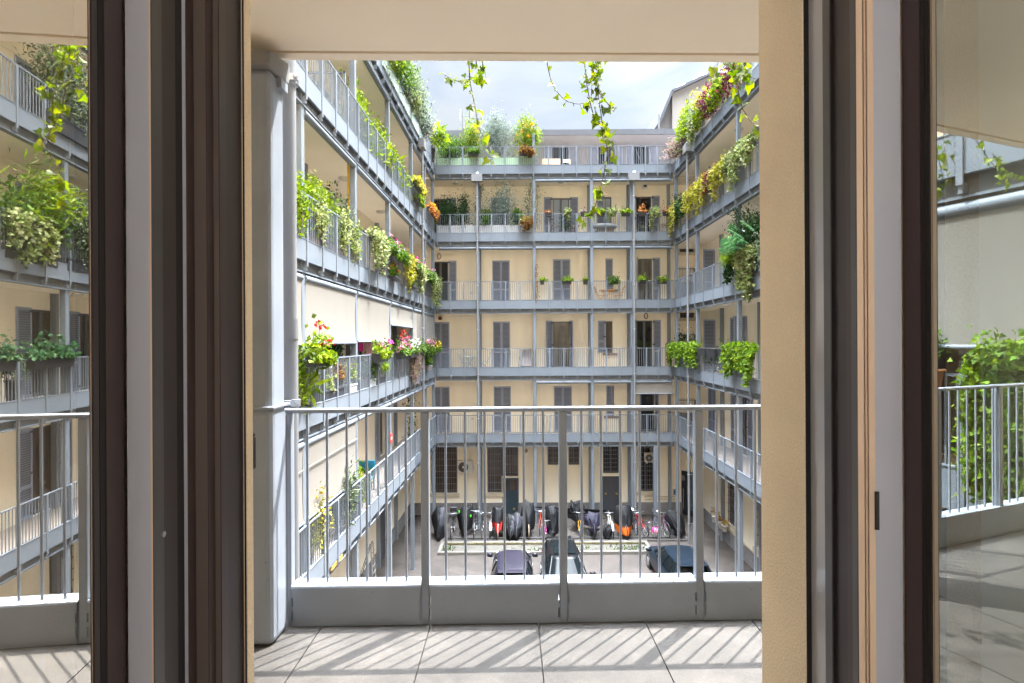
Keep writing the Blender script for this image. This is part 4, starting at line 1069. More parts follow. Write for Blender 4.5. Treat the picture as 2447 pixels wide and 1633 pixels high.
# top gallery
for i, (pa, pb, m_, h, lab) in enumerate((
    (915, 945, G_LIME, 1.6, 'bright green shrub leaning over the top left rail, nearest the eave'),
    (940, 962, G_MID, 1.5, 'loose green bush on the top left gallery, second along the rail'),
    (958, 984, G_OLIVE, 1.75, 'grey-olive bush spilling far over the top left rail'),
    (980, 1003, G_OLIVE, 1.75, 'airy olive bush standing against the sky on the top left gallery'),
    (1000, 1016, G_GREY, 1.35, 'silvery small-leaved bush near the far end of the top left rail'),
)):
    s0, s1 = sL(pa), sL(pb)
    bush(lab, 'bush', PL, (s0 + s1) / 2, .12, FZ[5] + .42, (s1 - s0) / 2, h, 1300, m_, L=.11, asp=.5, pot=('box', POTGLASS, .40), seed=i, sl=.55, group='shrubs along the top left gallery')
for i, (px, lab) in enumerate(((984, 'yellow-green hanging basket ball outside the top left rail'), (1013.5, 'rusty hanging basket ball outside the far end of the top left rail'))):
    s = sL(px); bush(lab, 'hanging basket', PL, s, -.14, FZ[5] + .45, .25, .75, 500, G_VAR if i == 0 else G_RUST, L=.07, pot=None, stems=0, name='hanging_basket', seed=i, sl=.2)
bush('palm-like plant with long yellow-green leaves at the top left corner', 'plant', PL, 25.6, .0, FZ[5] + .7, .7, .95, 130, G_LIME, L=.55, asp=.22, pot=('round', POT, .6), seed=5, sl=.6, axis=(.5, 0, .5), name='leafy_plant')
# fourth-floor gallery
for i, (pa, pb, m_, h, n_, lab) in enumerate((
    (864, 900, G_LIME, 1.3, 900, 'tall lime-green laurel above the fourth-floor left rail, beside the post'),
    (896, 920, G_LIME, .95, 330, 'yellowing vine sprawling along the fourth-floor left rail'),
    (918, 948, G_LIME, 1.3, 900, 'bright round bush over the fourth-floor left rail'),
    (944, 966, G_LIME, 1.05, 600, 'lime bush halfway down the fourth-floor left rail'),
    (962, 988, G_LIME, .95, 600, 'yellow-green bush toward the far end of the fourth-floor left rail'),
)):
    s0, s1 = sL(pa), sL(pb)
    bush(lab, 'bush', PL, (s0 + s1) / 2, .30, FZ[4] + .3, (s1 - s0) / 2, h, n_, m_, L=.13, asp=.5, pot=('box', POT, .28), seed=20 + i, sl=.26, group='shrubs along the fourth-floor left gallery')
bush('banana-leaved plant with drooping yellow leaves poking through the fourth-floor left rail', 'plant', PL, sL(931), -.05, FZ[4] + .35, .45, .8, 26, G_LIME, L=.34, asp=.25, pot=None, seed=8, sl=.3, axis=(0, 0, -.3), name='leafy_plant')
for i, (pa, pb, dz, lab) in enumerate(((985, 1003, 0, 'orange and yellow succulents in a black box on the far fourth-floor left rail'), (1020, 1036, -.2, 'yellow and rust trailing box at the corner of the fourth-floor left rail'))):
    trailing(lab, 'flower box', PL, sL(pa), sL(pb), lrail(4) + dz, .45, 420, G_YEL if i == 0 else G_ORA, L=.10, flowers=[(F_YEL, 40, .08, 0, .25)], name='flower_box_plant', seed=i, d=-.14)
trailing('small lime trailing plant hung low on the far fourth-floor left rail', 'plant', PL, sL(990), sL(1000), lrail(4) - .55, .3, 260, G_LIME, L=.10, seed=9)
climber('dark climber round the corner post of the fourth-floor left gallery', PL, 25.0, .5, FZ[4], FZ[4] + 1.9, 700, G_OLIVE, w=.4)
# third-floor gallery: the big hedge in wooden troughs
for i, (s, r, h, m_, n_, lab) in enumerate((
    (10.35, .55, 1.2, G_LIME, 1000, 'dense bright green bush behind the third-floor left rail, nearest the drainpipe'),
    (11.5, .75, 1.1, G_LIME, 1500, 'largest bright green bush on the third-floor left gallery, in a wooden trough'),
    (12.75, .65, 1.05, G_LIME, 1200, 'bright bush with a yellow tinge on the third-floor left gallery, right of the largest'),
    (13.5, .40, 1.4, G_OLIVE, 800, 'blue-grey conifer-like shrub at the end of the wooden troughs'),
)):
    bush(lab, 'bush', PL, s, .42, FZ[3] + .5, r, h, n_, m_, L=.10, asp=.5, pot=('box', WOODP, .48), seed=40 + i, sl=.34, group='shrubs in wooden troughs on the left gallery', tight=.30, clumps=24)
for i, (s, lab) in enumerate(((10.3, 'pale climbing foliage between the third-floor left bars nearest the pipe'), (11.4, 'lacy variegated foliage through the third-floor left bars'), (12.9, 'trailing variegated plant low on the third-floor left bars'), (13.75, 'thin yellow-green sprays on the third-floor left bars beside the troughs'))):
    bush(lab, 'plant', PL, s, -.04, FZ[3] + .25, .30, .95, 420, G_VAR if i else G_LIME, L=.08, pot=None, stems=2, seed=60 + i, sl=.08, name='railing_plant')
row3 = ((880, 907, G_VAR, 1.25, 'yellow-green curtain of trailing vine, nearest on the third-floor left rail', None),
        (906, 923, G_MID, .30, 'box of green leaves with pink blooms on the third-floor left rail', [(F_PINK, 10, .07, 0, .3)]),
        (922, 940, G_MID, .35, 'box of white flowers with magenta tips on the third-floor left rail', [(F_WHITE, 40, .07, -.1, .25), (F_MAG, 10, .07, .1, .3)]),
        (939, 957, G_MID, .40, 'second box of white flowers on the third-floor left rail', [(F_WHITE, 34, .07, -.1, .2), (F_MAG, 8, .07, .1, .3)]),
        (955, 976, G_YEL, 1.45, 'bright yellow curtain of trailing vine on the third-floor left rail', None),
        (976, 990, G_MID, .5, 'box of hot pink petunias on the third-floor left rail', [(F_MAG, 34, .08, -.2, .25)]),
        (988, 1002, G_VAR, 1.3, 'pale variegated vine hanging past the pipe on the third-floor left rail', [(F_PINK, 8, .07, 0, .25)]),
        (1003, 1014, G_MID, .45, 'green box with pink geraniums right of the pipe on the third-floor left rail', [(F_PINK, 22, .08, 0, .3)]),
        (1013, 1023, G_MID, .4, 'box of white and pink geraniums near the third-floor left corner', [(F_PINK, 16, .08, 0, .25), (F_WHITE, 12, .07, -.1, .15)]),
        (1022, 1041, G_VAR, 1.75, 'long speckled curtain of vine at the third-floor left corner', None))
for i, (pa, pb, m_, dr, lab, fl_) in enumerate(row3):
    trailing(lab, 'flower box', PL, sL(pa), sL(pb), lrail(3) + .02, dr, 1100 if dr > 1 else 420, m_, L=.085, flowers=fl_, seed=70 + i, name='trailing_plant' if fl_ is None else 'flower_box_plant', thick=.10, d=-.13)
for i, (px, c, lab) in enumerate(((937, F_RED, 'red geraniums on the floor edge of the third-floor left gallery'), (980, F_RED, 'low red geraniums behind the third-floor left bars, farther along'))):
    bush(lab, 'flower', PL, sL(px), -.03, FZ[3] + .28, .4, .4, 260, G_MID, L=.08, flowers=(c, 9, .08), seed=90 + i, sl=.12, name='geranium', stems=0, pot=('box', POT, .07))
# second-floor gallery
t = trailing('red geraniums and lime leaves in a dark box on the near second-floor left rail', 'flower box', PL, sL(714) + .05, 11.2, lrail(2) + .08, .15, 560, G_LIME, L=.10, asp=.9, flowers=[], name='flower_box_plant', mound=.36, bh=.2, d=-.2, seed=3)
rng = np.random.default_rng(5)
mb = MB(); pts = []
for s, zz, k in ((10.75, .72, 26), (11.25, .38, 20), (11.0, .25, 10)):
    c = np.array(PL(s, -.22, lrail(2) + zz)); pts.append(c + rng.normal(size=(k, 3)) * .045); mb.bar(PL(s, -.2, lrail(2) + .1), c, .006, BARK)
leaves('flower', np.concatenate(pts), .07, .9, F_RED, t, rng); mb.build('stem', None, t)
bush('plant with large glossy round leaves under the awning edge', 'plant', PL, 12.4, .75, FZ[2] + .3, .55, 1.5, 60, G_JADE, L=.42, asp=.65, pot=('round', POT, .3), seed=4, sl=.35, name='large_leaved_plant', axis=(0, 0, .3))
bush('dark leafy shrub in the shade of the second-floor left gallery', 'bush', PL, 13.3, .7, FZ[2] + .3, .55, 1.4, 900, G_JADE, L=.11, pot=('round', POT, .3), seed=6, sl=.4)
bush('dark ivy mass filling the back of the second-floor left gallery', 'bush', PL, 11.6, 1.15, FZ[2] + .3, .7, 1.6, 1000, G_DARK, L=.11, pot=('round', POT, .3), seed=16, sl=.3)
bush('fern with arching fronds behind the second-floor left bars', 'fern', PL, 10.75, .12, FZ[2] + .25, .5, .85, 70, G_LIME, L=.42, asp=.2, pot=('round', POT, .24), seed=7, sl=.25, name='fern', axis=(.2, 0, .5))
for i, (s, m_, lab) in enumerate(((12.0, G_VAR, 'cream-edged leafy plant behind the second-floor left bars'), (12.6, G_RUST, 'bronze and peach leaved plant low behind the second-floor left bars'), (13.6, G_VAR, 'pale green plant in a grey trough behind the second-floor left bars'), (15.4, G_MID, 'leafy sprigs behind the second-floor left bars below the first flower box'), (16.6, G_LIME, 'small lime plant low behind the second-floor left bars'))):
    bush(lab, 'plant', PL, s, .18, FZ[2] + .4, .33, .55, 330, m_, L=.09, pot=('box', POTG if i in (2, 3) else POT, .38), seed=100 + i, sl=.2, name='potted_plant')
bush('climbing plant with lime leaves at the near end of the second-floor left rail', 'plant', PL, 10.3, .02, FZ[2] + .2, .2, 1.0, 260, G_LIME, L=.11, pot=None, seed=44, sl=.1, name='railing_plant')
row2 = ((884, 911, G_LIME, .25, 'dark box of green leaves with one magenta bloom on the second-floor left rail', [(F_MAG, 6, .11, .1, .4), (F_WHITE, 4, .06, .2, .35)]),
        (940, 962, G_MID, .15, 'dark box of pink roses on the second-floor left rail', [(F_PINK, 34, .09, 0, .55), (F_RED, 4, .08, .4, .65)]),
        (965, 988, G_MID, .15, 'dark box of white blossoms on the second-floor left rail', [(F_WHITE, 46, .08, 0, .4)]),
        (993, 1010, G_MID, .3, 'dark box of green leaves right beside the drainpipe on the second-floor left rail', None),
        (1008, 1026, G_MID, .35, 'dark box of tall pink blooms past the drainpipe on the second-floor left rail', [(F_PINK, 20, .10, .1, .55)]),
        (1025, 1041, G_MID, .25, 'dark box of yellow pansies at the second-floor left corner', [(F_YEL, 26, .10, .05, .35), (F_WHITE, 8, .07, -.1, .1)]))
for i, (pa, pb, m_, dr, lab, fl_) in enumerate(row2):
    trailing(lab, 'flower box', PL, sL(pa), sL(pb), lrail(2) + .04, dr, 420, m_, L=.08, flowers=fl_, seed=120 + i, name='flower_box_plant', mound=.3, bh=.26, d=-.14)
bush('wispy pink-leaved shrub trailing over the second-floor left rail', 'bush', PL, sL(985), -.12, FZ[2] - .05, .8, 1.25, 700, G_PINKG, L=.10, asp=.35, pot=None, seed=17, sl=.15, name='wispy_shrub', stems=6)
bush('little green pot plant hung on the bars past the drainpipe', 'plant', PL, sL(1018), -.1, FZ[2] + .42, .35, .45, 260, G_MID, L=.08, pot=('round', POTG, .2), seed=18, sl=.15, stems=0, name='hanging_pot_plant')
# first-floor gallery
bush('yellow-flowered bush in a grey pot on the first-floor left gallery', 'bush', PL, 11.45, .35, FZ[1] + .42, .42, 1.25, 900, G_YEL, L=.09, pot=('round', POTG, .42), flowers=(F_YEL, 26, .07), seed=21, sl=.35)
bush('oleander with white and pink blooms on the first-floor left gallery', 'bush', PL, 13.2, .2, FZ[1] + .3, .32, 1.15, 420, G_OLIVE, L=.16, asp=.28, pot=('round', POTG, .3), flowers=(F_WHITE, 8, .08), seed=22, sl=.25)
bush('green shrub against the rail below the awning end on the first-floor left gallery', 'bush', PL, 14.65, .45, FZ[1] + .3, .4, 1.15, 900, G_LIME, L=.10, pot=('round', POT, .3), seed=23, sl=.35)
climber('dark twining climber beside the shutters on the first-floor left gallery', PL, 15.0, .9, FZ[1], FZ[1] + 2.6, 520, G_DARK, L=.11, w=.22)
climber('dark climber on the far posts of the first-floor left gallery', PL, 22.4, .4, FZ[1] + .6, FZ[1] + 2.7, 420, G_DARK, L=.10, w=.25)
bush('small green pot plant beside the blue chairs', 'plant', PL, 17.2, .7, FZ[1] + .25, .2, .45, 160, G_MID, L=.08, pot=('round', POT, .25), seed=24, sl=.2, name='potted_plant')
# near end of the left wing, mirrored in the right-hand leaf
trailing('dense lime ivy hedge over the near end of the left rail, mirrored in the glass', 'hedge', PL, 2.93, 3.42, lrail(2) + .10, 1.25, 7000, G_IVY, L=.055, asp=.95, shape='ivy', seed=31, thick=.10, mound=.16, name='ivy_hedge', even=True, strands=60, d=-.12)
bush('leafy plant in a brown pot at the near end of the left gallery', 'plant', PL, 3.93, -.05, lrail(2) + .05, .16, .35, 150, G_MID, L=.07, pot=('round', TERRA, .26), seed=32, sl=.15, name='potted_plant')

# ---------------------------------------------------------------- FAR WING
top5 = ((1034, 1120, G_MID, 1.25, 2600, .085, 'rounded bamboo-like hedge in the sage planter on the top end gallery'),
        (1103, 1150, G_LIME, 2.15, 1000, .10, 'small lemon tree with yellow fruit on the top end gallery'),
        (1150, 1235, G_GREY, 2.3, 3000, .08, 'big silver-leaved olive bush on the top end gallery'),
        (1230, 1290, G_LIME, 2.15, 1900, .09, 'orange tree loaded with fruit left of the tall post on the top end gallery'))
for i, (pa, pb, m_, h, n_, L_, lab) in enumerate(top5):
    s0, s1 = sF(pa), sF(pb)
    bush(lab, 'tree' if i in (1, 3) else 'bush', PF, (s0 + s1) / 2, .42, FZ[5] + .5, (s1 - s0) / 2 * .88, h - .2, n_, m_, L=L_, asp=.4, pot=None, seed=140 + i, sl=.45, clumps=22, flowers=((F_YEL, 9, .08) if i == 1 else (F_ORNG, 22, .08) if i == 3 else None), axis=(0, 0, 1.0), name='citrus_tree' if i in (1, 3) else 'shrub')
for i, (pa, pb, lv, pm, lab) in enumerate(((1042, 1139, 5, POTGREEN, 'sage-green trough on the top end gallery, left one'), (1146, 1275, 5, POTGREEN, 'sage-green trough on the top end gallery, right one'), (1045, 1139, 4, POTG, 'pale grey trough on the fourth-floor end gallery, left one'), (1146, 1275, 4, POTG, 'pale grey trough on the fourth-floor end gallery, right one'))):
    t = thing('trough_planter', lab, 'planter', PF(sF((pa + pb) / 2), .3, FZ[lv]), 'long troughs on the end galleries')
    m = MB(); s0, s1 = sF(pa), sF(pb); m.box(s0, s1, .07, .55, FZ[lv] + .02, FZ[lv] + .58, pm, PF); m.build('box', None, t)
    m = MB(); m.box(s0 + .02, s1 - .02, .09, .53, FZ[lv] + .581, FZ[lv] + .59, SOIL, PF); m.build('earth', None, t)
for i, (pa, pb, m_, lab) in enumerate(((1121, 1148, G_RUST, 'dark green hanging bowl on the top end rail'), (1243, 1257, G_RUST, 'brown drying hanging plant left of the tall post on the top end rail'), (1257, 1273, G_RUST, 'brown drying hanging plant beside the tall post on the top end rail'))):
    trailing(lab, 'plant', PF, sF(pa), sF(pb), FZ[5] + .80, .15 if i == 0 else .5, 420, G_MID if i == 0 else m_, L=.08, seed=150 + i, mound=.22, box=POT, bh=.18)
    if i: pass
four = ((1040, 1092, G_DARK, 1.45, 1100, 'dark bushy plant in the left grey trough of the fourth-floor end gallery'), (1088, 1122, G_DARK, 1.45, 800, 'dark leggy bush at the middle of the left grey trough'),
        (1160, 1245, G_GREY, 1.9, 1100, 'spreading silver olive before the closed shutter'), (1150, 1172, G_MID, .75, 240, 'broad-leaved plant left of the silver olive'), (1222, 1250, G_MID, .8, 260, 'broad green plant right of the silver olive'))
for i, (pa, pb, m_, h, n_, lab) in enumerate(four):
    s0, s1 = sF(pa), sF(pb)
    bush(lab, 'bush', PF, (s0 + s1) / 2, .34, FZ[4] + .5, (s1 - s0) / 2 * .9, h, n_, m_, L=.085 if m_ != G_MID else .16, asp=.4, pot=None, seed=160 + i, sl=.35, clumps=20, stems=9, axis=(0, 0, 1.0))
for px, lab in ((1143, 'climber twined up the first post of the fourth-floor end gallery'), (1266, 'climber left of the middle post of the fourth-floor end gallery'), (1285, 'thin climber right of the middle post of the fourth-floor end gallery')):
    climber(lab, PF, sF(px), .12, FZ[4] + .4, FZ[4] + 2.6 - (.1 if px > 1270 else 0), 520 if px < 1280 else 260, G_OLIVE if px != 1266 else G_DARK, w=.2)
trailing('rust-brown trailing plant at the end of the right grey trough', 'plant', PF, sF(1247), sF(1274), FZ[4] + .62, .42, 420, G_RUST, L=.08, seed=171, box=None, mound=.3, top=(G_YEL, 60, .35))
trailing('feathery green plant hanging at the left corner of the fourth-floor end rail', 'plant', PF, sF(1032), sF(1046), FZ[4] + .9, 1.0, 360, G_MID, L=.09, seed=172, box=None, mound=.2)
bush('green shrub in the dark pot behind the bars of the fourth-floor end gallery', 'plant', PF, sF(1354), .3, FZ[4] + .3, .3, .75, 260, G_DARK, L=.09, pot=('box', POT, .28), seed=173, name='potted_plant')
for i, (px, lab) in enumerate(((1316, 'dry orange stems in a long dark trough, left of the glazed door'), (1374, 'rusty-leaved stems in a long dark trough, right of the glazed door'), (1536, 'green and yellow sprigs in a dark trough below the rail'), (1582, 'low dark trough with bare stems at the right end'))):
    bush(lab, 'plant', PF, sF(px), .3, FZ[4] + .22, .5, .55, 90, G_RUST if i != 2 else G_VAR, L=.08, pot=('box', POT, .2), seed=180 + i, sl=.15, stems=7, name='potted_plant')
fbox4 = ((1304, 1320, G_ORA, 0, 40, 'dark rail box with a few orange sprigs, first on the fourth-floor end rail'), (1348, 1366, G_VAR, .75, 420, 'rail box with pale trailing vine, second on the fourth-floor end rail'), (1388, 1403, G_PINKG, .05, 60, 'dark rail box with withered stems behind the hanging ivy'),
         (1425, 1446, G_LIME, .3, 300, 'rail box of lime leaves on the fourth-floor end rail'), (1451, 1473, G_VAR, .62, 460, 'rail box of pale variegated vine over the barbecue'), (1484, 1507, G_LIME, .12, 260, 'rail box with bright green tufts left of the drainpipe'),
         (1526, 1544, G_ORA, 0, 160, 'dark rail box of orange sprigs right of the drainpipe'), (1553, 1576, G_VAR, .9, 600, 'rail box of pale vine spilling down between two orange ones'), (1583, 1602, G_ORA, 0, 160, 'dark rail box of orange sprigs at the right end of the fourth-floor rail'))
for i, (pa, pb, m_, dr, n_, lab) in enumerate(fbox4):
    trailing(lab, 'flower box', PF, sF(pa), sF(pb), FZ[4] + H + .04, dr, n_, m_, L=.07, seed=190 + i, bh=.20, name='flower_box_plant', group='boxes on the fourth-floor end rail', mound=.2 if m_ != G_ORA else .32, under=False)
fbox3 = ((1291, 1301, G_LIME, .02, 120, 'small dark pot of lime leaves on the third-floor end rail, left one'), (1342, 1366, G_LIME, .03, 240, 'long dark box of bright herbs before the curved shutters'), (1393, 1404, G_LIME, .02, 120, 'small dark pot of lime leaves on the third-floor end rail beside the wall post'),
         (1453, 1478, G_MID, .55, 460, 'box of glossy green vine above the wooden table'), (1525, 1543, G_LIME, .08, 220, 'dark bowl of bright herbs before the glazed door on the third floor'), (1569, 1592, G_LIME, .3, 320, 'box of vivid lime vine at the right end of the third-floor end rail'))
for i, (pa, pb, m_, dr, n_, lab) in enumerate(fbox3):
    trailing(lab, 'flower box', PF, sF(pa), sF(pb), FZ[3] + H + .03, dr, n_, m_, L=.07, seed=210 + i, bh=.20, name='flower_box_plant', group='boxes on the third-floor end rail', mound=.18)
climber('thread of flowers climbing the middle post of the third-floor end gallery', PF, sF(1283), .0, FZ[3] + .1, FZ[3] + 1.9, 120, G_RUST, L=.07, w=.06)

# ---------------------------------------------------------------- RIGHT WING
top5r = ((1590, 1622, G_PINKG, .75, 220, .13, 'spiky pink and green plant at the far end of the top right rail'), (1624, 1662, G_LIME, 1.6, 750, .13, 'bright lime shrub rising above the top right rail'), (1656, 1680, G_OLIVE, 1.1, 500, .11, 'pale green bush on the top right rail, beside the lime shrub'),
         (1672, 1692, G_YEL, 1.3, 480, .12, 'golden-leaved shrub on the top right rail'), (1687, 1720, G_PURP, 1.0, 900, .11, 'purple and red maple-like shrub on the top right rail'), (1704, 1743, G_LIME, .8, 850, .12, 'vivid green bush right of the purple shrub on the top right rail'),
         (1735, 1765, G_PURP, 1.25, 260, .12, 'wispy reddish shrub high on the near top right rail'), (1768, 1798, G_MID, 1.0, 520, .11, 'dark hanging evergreen at the near end of the top right rail'))
for i, (pa, pb, m_, h, n_, L_, lab) in enumerate(top5r):
    s0, s1 = sR(pb), sR(pa)
    if s1 > 26.5: s1 = 26.9
    bush(lab, 'bush', PR, (s0 + s1) / 2, -.02, FZ[5] + .38, (s1 - s0) / 2 * .9, h, n_, m_, L=L_, pot=None, seed=230 + i, sl=.3, group='shrubs along the top right rail')
trailing('long yellow-green vine hanging below the top right rail', 'plant', PR, sR(1676), sR(1662), FZ[5] + .8, 1.5, 800, G_VAR, L=.10, seed=241, top=None, thick=.10)
trailing('fresh green vine hanging over the top right toe plate', 'plant', PR, sR(1690), sR(1678), FZ[5] + .8, .8, 600, G_LIME, L=.11, seed=242, thick=.10)
trailing('dry red-brown creeper hanging at the near end of the top right rail', 'plant', PR, sR(1790), sR(1778), FZ[5] + .9, 1.6, 260, G_RUST, L=.10, seed=243, thick=.08)
trailing('pink-leaved hanging plant near the far top right corner', 'plant', PR, sR(1645), sR(1626), FZ[5] + .55, .7, 500, G_PINKG, L=.10, seed=244)
four_r = ((1612, 1630, G_YEL, 1.6, 900, 'yellow trailing vine with orange tips at the far fourth-floor right corner', (G_ORA, 110, .3)), (1629, 1648, G_DARK, .95, 900, 'deep green trailing plant beside the far corner vine', None), (1650, 1676, G_YEL, 1.35, 1500, 'wide yellow vine with coral sprays left of the pale post', (G_ORA, 90, .32)),
          (1676, 1702, G_YEL, 1.2, 1500, 'wide yellow vine with red sprays right of the pale post', (G_ORA, 80, .35)), (1702, 1718, G_PURP, .95, 420, 'purple-leaved plant between the yellow vines', None), (1716, 1750, G_YEL, 1.35, 1900, 'largest golden vine curtain on the fourth-floor right rail', (G_ORA, 70, .3)),
          (1748, 1764, G_VAR, 1.5, 500, 'thin strands of pale vine on the fourth-floor right post', None), (1768, 1812, G_VAR, 1.1, 1900, 'pale vine curtain at the near end of the fourth-floor right rail', (G_DARK, 60, .3)))
for i, (pa, pb, m_, dr, n_, lab, tp_) in enumerate(four_r):
    trailing(lab, 'trailing plant', PR, max(14, sR(pb)), min(26.6, sR(pa)), FZ[4] + H + .05, dr, n_, m_, L=.085, seed=250 + i, top=tp_, thick=.11, group='vines along the fourth-floor right rail', mound=.2, d=-.12)
climber('dark climber on the far corner post of the fourth-floor right gallery', PR, 26.1, -.05, FZ[4] + .4, FZ[4] + 1.9, 500, G_DARK, L=.08, w=.32)
# third floor right: jungle at the near end
climber('white-flowered jasmine climbing the post of the third-floor right gallery', PR, 18.85, .05, FZ[3] + .4, FZ[3] + 2.75, 800, G_DARK, L=.09, w=.26)
bush('dark jasmine mass behind the post on the third-floor right gallery', 'bush', PR, 17.9, .25, FZ[3] + .8, .75, 1.4, 1500, G_DARK, L=.09, pot=('box', POT, .5), flowers=(F_WHITE, 14, .04), seed=261, sl=.35)
def split_leaf(label, P, s, d, z0, specs, seed):
    rng = np.random.default_rng(seed); t = thing('monstera', label, 'plant', P(s, d, z0)); mb = MB(); st = MB()
    for (ds, dd, dz, size, yaw, tilt) in specs:
        mb = MB(); mb.mats = [G_JADE]
        size *= .70; c = Vector(P(s + ds, d + dd, z0 + dz)); rot = Matrix.Rotation(yaw, 3, 'Z') @ Matrix.Rotation(tilt, 3, 'X')
        k = 9; mid = [rot @ Vector((0, y * size, -.10 * size * y * y)) for y in np.linspace(-.15, 1, k)]
        for sd in (-1, 1):
            for i in range(k - 1):
                wv = .52 * math.sin(math.pi * min(1, (i + 1.2) / k)) ** .7 * size
                a, b_ = mid[i], mid[i + 1]; m2 = a.lerp(b_, .72)
                o1 = rot @ Vector((sd * wv, ((i - .6) / (k - 1) * 1.15 - .15) * size + .06 * size, -.16 * size)); o2 = rot @ Vector((sd * wv * .96, ((i + .15) / (k - 1) * 1.15 - .15) * size + .06 * size, -.18 * size))
                mb.add([c + a, c + b_, c + o2, c + o1], [(0, 1, 2, 3)], None)
        mb.build('leaf', None, t)
        st.tube([P(s, d + .2, z0), c - Vector((0, 0, .15)), c], .012, 5, G_MID)
    st.build('stem', None, t)
    m = MB(); m.lathe(P(s, d + .2, z0 - .3), [(.2, 0), (.26, .28), (.28, .3), (.22, .3)], 16, POT); m.build('pot', None, t)
split_leaf('big split-leaved plant pushing over the third-floor right rail', PR, 18.2, -.02, FZ[3] + .6,
           [(.15, -.25, .75, .85, 2.2, .5), (-.5, -.2, .95, .75, 1.2, .7), (-.3, -.35, .55, .80, 2.7, .3), (.55, -.25, .6, .6, 2.0, .5), (-.9, -.3, .75, .8, 1.6, .4), (.9, -.15, .85, .4, 2.4, .8), (.1, -.1, 1.2, .6, 1.8, .9), (-1.1, -.1, 1.1, .7, 1.0, .8)], 3)
bush('feathery light green plant at the foot of the split leaves', 'plant', PR, 19.15, -.1, FZ[3] + .75, .45, .65, 900, G_LIME, L=.10, asp=.15, pot=None, seed=262, sl=.2, stems=3)
trailing('thin vine trailing from the jungle corner onto the right toe plate', 'plant', PR, 18.7, 19.2, FZ[3] + .7, .95, 300, G_DARK, L=.10, seed=263, box=None, thick=.08)
trailing('variegated ivy pouring far down the near third-floor right rail', 'plant', PR, 17.05, 18.1, FZ[3] + .95, 2.15, 2200, G_VAR, L=.10, asp=.9, shape='ivy', seed=264, box=POT, thick=.12)
# mirrored stretch of the third-floor right gallery
bush('mixed leafy hedge on the third-floor right gallery, mirrored in the left glass', 'bush', PR, 15.9, .15, FZ[3] + .35, .8, 1.75, 1900, G_OLIVE, L=.10, pot=('box', POT, .3), seed=265, sl=.35)
bush('green hedge with broad leaves on the third-floor right gallery, mirrored at the glass edge', 'bush', PR, 13.9, .15, FZ[3] + .35, .9, 1.35, 1500, G_MID, L=.12, pot=('box', POT, .3), seed=266, sl=.35)
bush('arching bamboo over the third-floor right rail, mirrored in the left glass', 'bamboo', PR, 14.6, .2, FZ[3] + .9, .9, 1.5, 340, G_LIME, L=.28, asp=.13, pot=('round', POT, .5), seed=267, sl=.4, axis=(-.4, 0, -.3), name='bamboo')
trailing('speckled ivy hanging below the third-floor right rail, mirrored in the left glass', 'plant', PR, 13.0, 14.2, FZ[3] + .9, 1.3, 1200, G_VAR, L=.10, seed=268, box=None, thick=.12)
for i, (y, lab) in enumerate(((15.25 - .45, 'dark box with a leafy jade plant on the right rail beside the mirrored post'), (14.1, 'dark box with a leafy jade plant on the right rail, middle of the mirrored three'), (12.8, 'dark box with a leafy jade plant on the right rail, cut by the photo edge'))):
    trailing(lab, 'flower box', PR, y - .42, y + .42, FZ[2] + H + .05, 0, 330, G_JADE, L=.10, seed=270 + i, bh=.27, name='flower_box_plant', mound=.38, d=-.05)
bush('potted flowering plant on a stool behind the mirrored right rail', 'plant', PR, 14.5, .8, FZ[2] + .6, .35, .6, 300, G_MID, L=.09, pot=('round', POT, .55), flowers=(F_WHITE, 4, .06), seed=275, name='potted_plant')
bush('loose shrub above the mirrored top-right rail', 'bush', PR, 15.2, .1, FZ[4] + .5, .9, 1.7, 1300, G_OLIVE, L=.10, pot=('box', POT, .4), seed=276, sl=.35)
# second floor right: ivy boxes
for i, (pa, pb, lab) in enumerate(((1607, 1648, 'wide lime ivy curtain at the far second-floor right corner'), (1650, 1673, 'narrow ivy curtain right of the pale drainpipe'), (1748, 1775, 'ivy curtain hanging beside the second-floor right post'), (1774, 1811, 'ivy curtain at the near end of the second-floor right rail'))):
    trailing(lab, 'ivy', PR, max(16.9, sR(pb)), min(26.9, sR(pa)), FZ[2] + H + .04, (1.15, 1.25, 1.35, 1.35)[i], (1800, 1000, 1200, 1500)[i], G_IVY, L=.10, asp=.95, shape='ivy', seed=280 + i, thick=.10, d=-.14, group='ivy along the second-floor right rail', bh=.3)
for i, (pa, pb, lab) in enumerate(((1663, 1673, 'small dark pot half under the ivy on the second-floor right rail'), (1676, 1695, 'empty dark rail pot, leftmost of the three on the second-floor right rail'), (1696, 1719, 'empty dark rail pot, middle of the three on the second-floor right rail'), (1724, 1748, 'empty dark rail pot, rightmost of the three on the second-floor right rail'))):
    s0, s1 = sR(pb), sR(pa); sm, hw = (s0 + s1) / 2, (s1 - s0) / 2
    t = thing('rail_pot', lab, 'pot', PR(sm, -.06, FZ[2] + H), 'empty pots on the second-floor right rail')
    m = MB(); z1 = FZ[2] + H + .03
    m.add([PR(sm + a * hw * .86, -.06 + c * .09, z1 - .32) for a, c in ((-1, -1), (1, -1), (1, 1), (-1, 1))] + [PR(sm + a * hw * .97, -.06 + c * .13, z1) for a, c in ((-1, -1), (1, -1), (1, 1), (-1, 1))], [(3, 2, 1, 0), (0, 1, 5, 4), (1, 2, 6, 5), (2, 3, 7, 6), (3, 0, 4, 7)], POT); m.build('body', None, t, bevel=.02)
    m = MB(); m.box(sm - hw, sm + hw, -.2, .08, z1 - .03, z1 + .02, POT, PR); m.build('rim', None, t, bevel=.01)
tre = thing('trellis', 'wire trellis with a dark climber in the corner bay of the second floor', 'trellis', PF(sF(1640), .5, FZ[2]))
m = MB()
for i in range(9): s = sF(1620) + i * .11; m.bar(PF(s, .48, FZ[2] + .9), PF(s, .48, FZ[2] + 1.95), .008, STEEL)
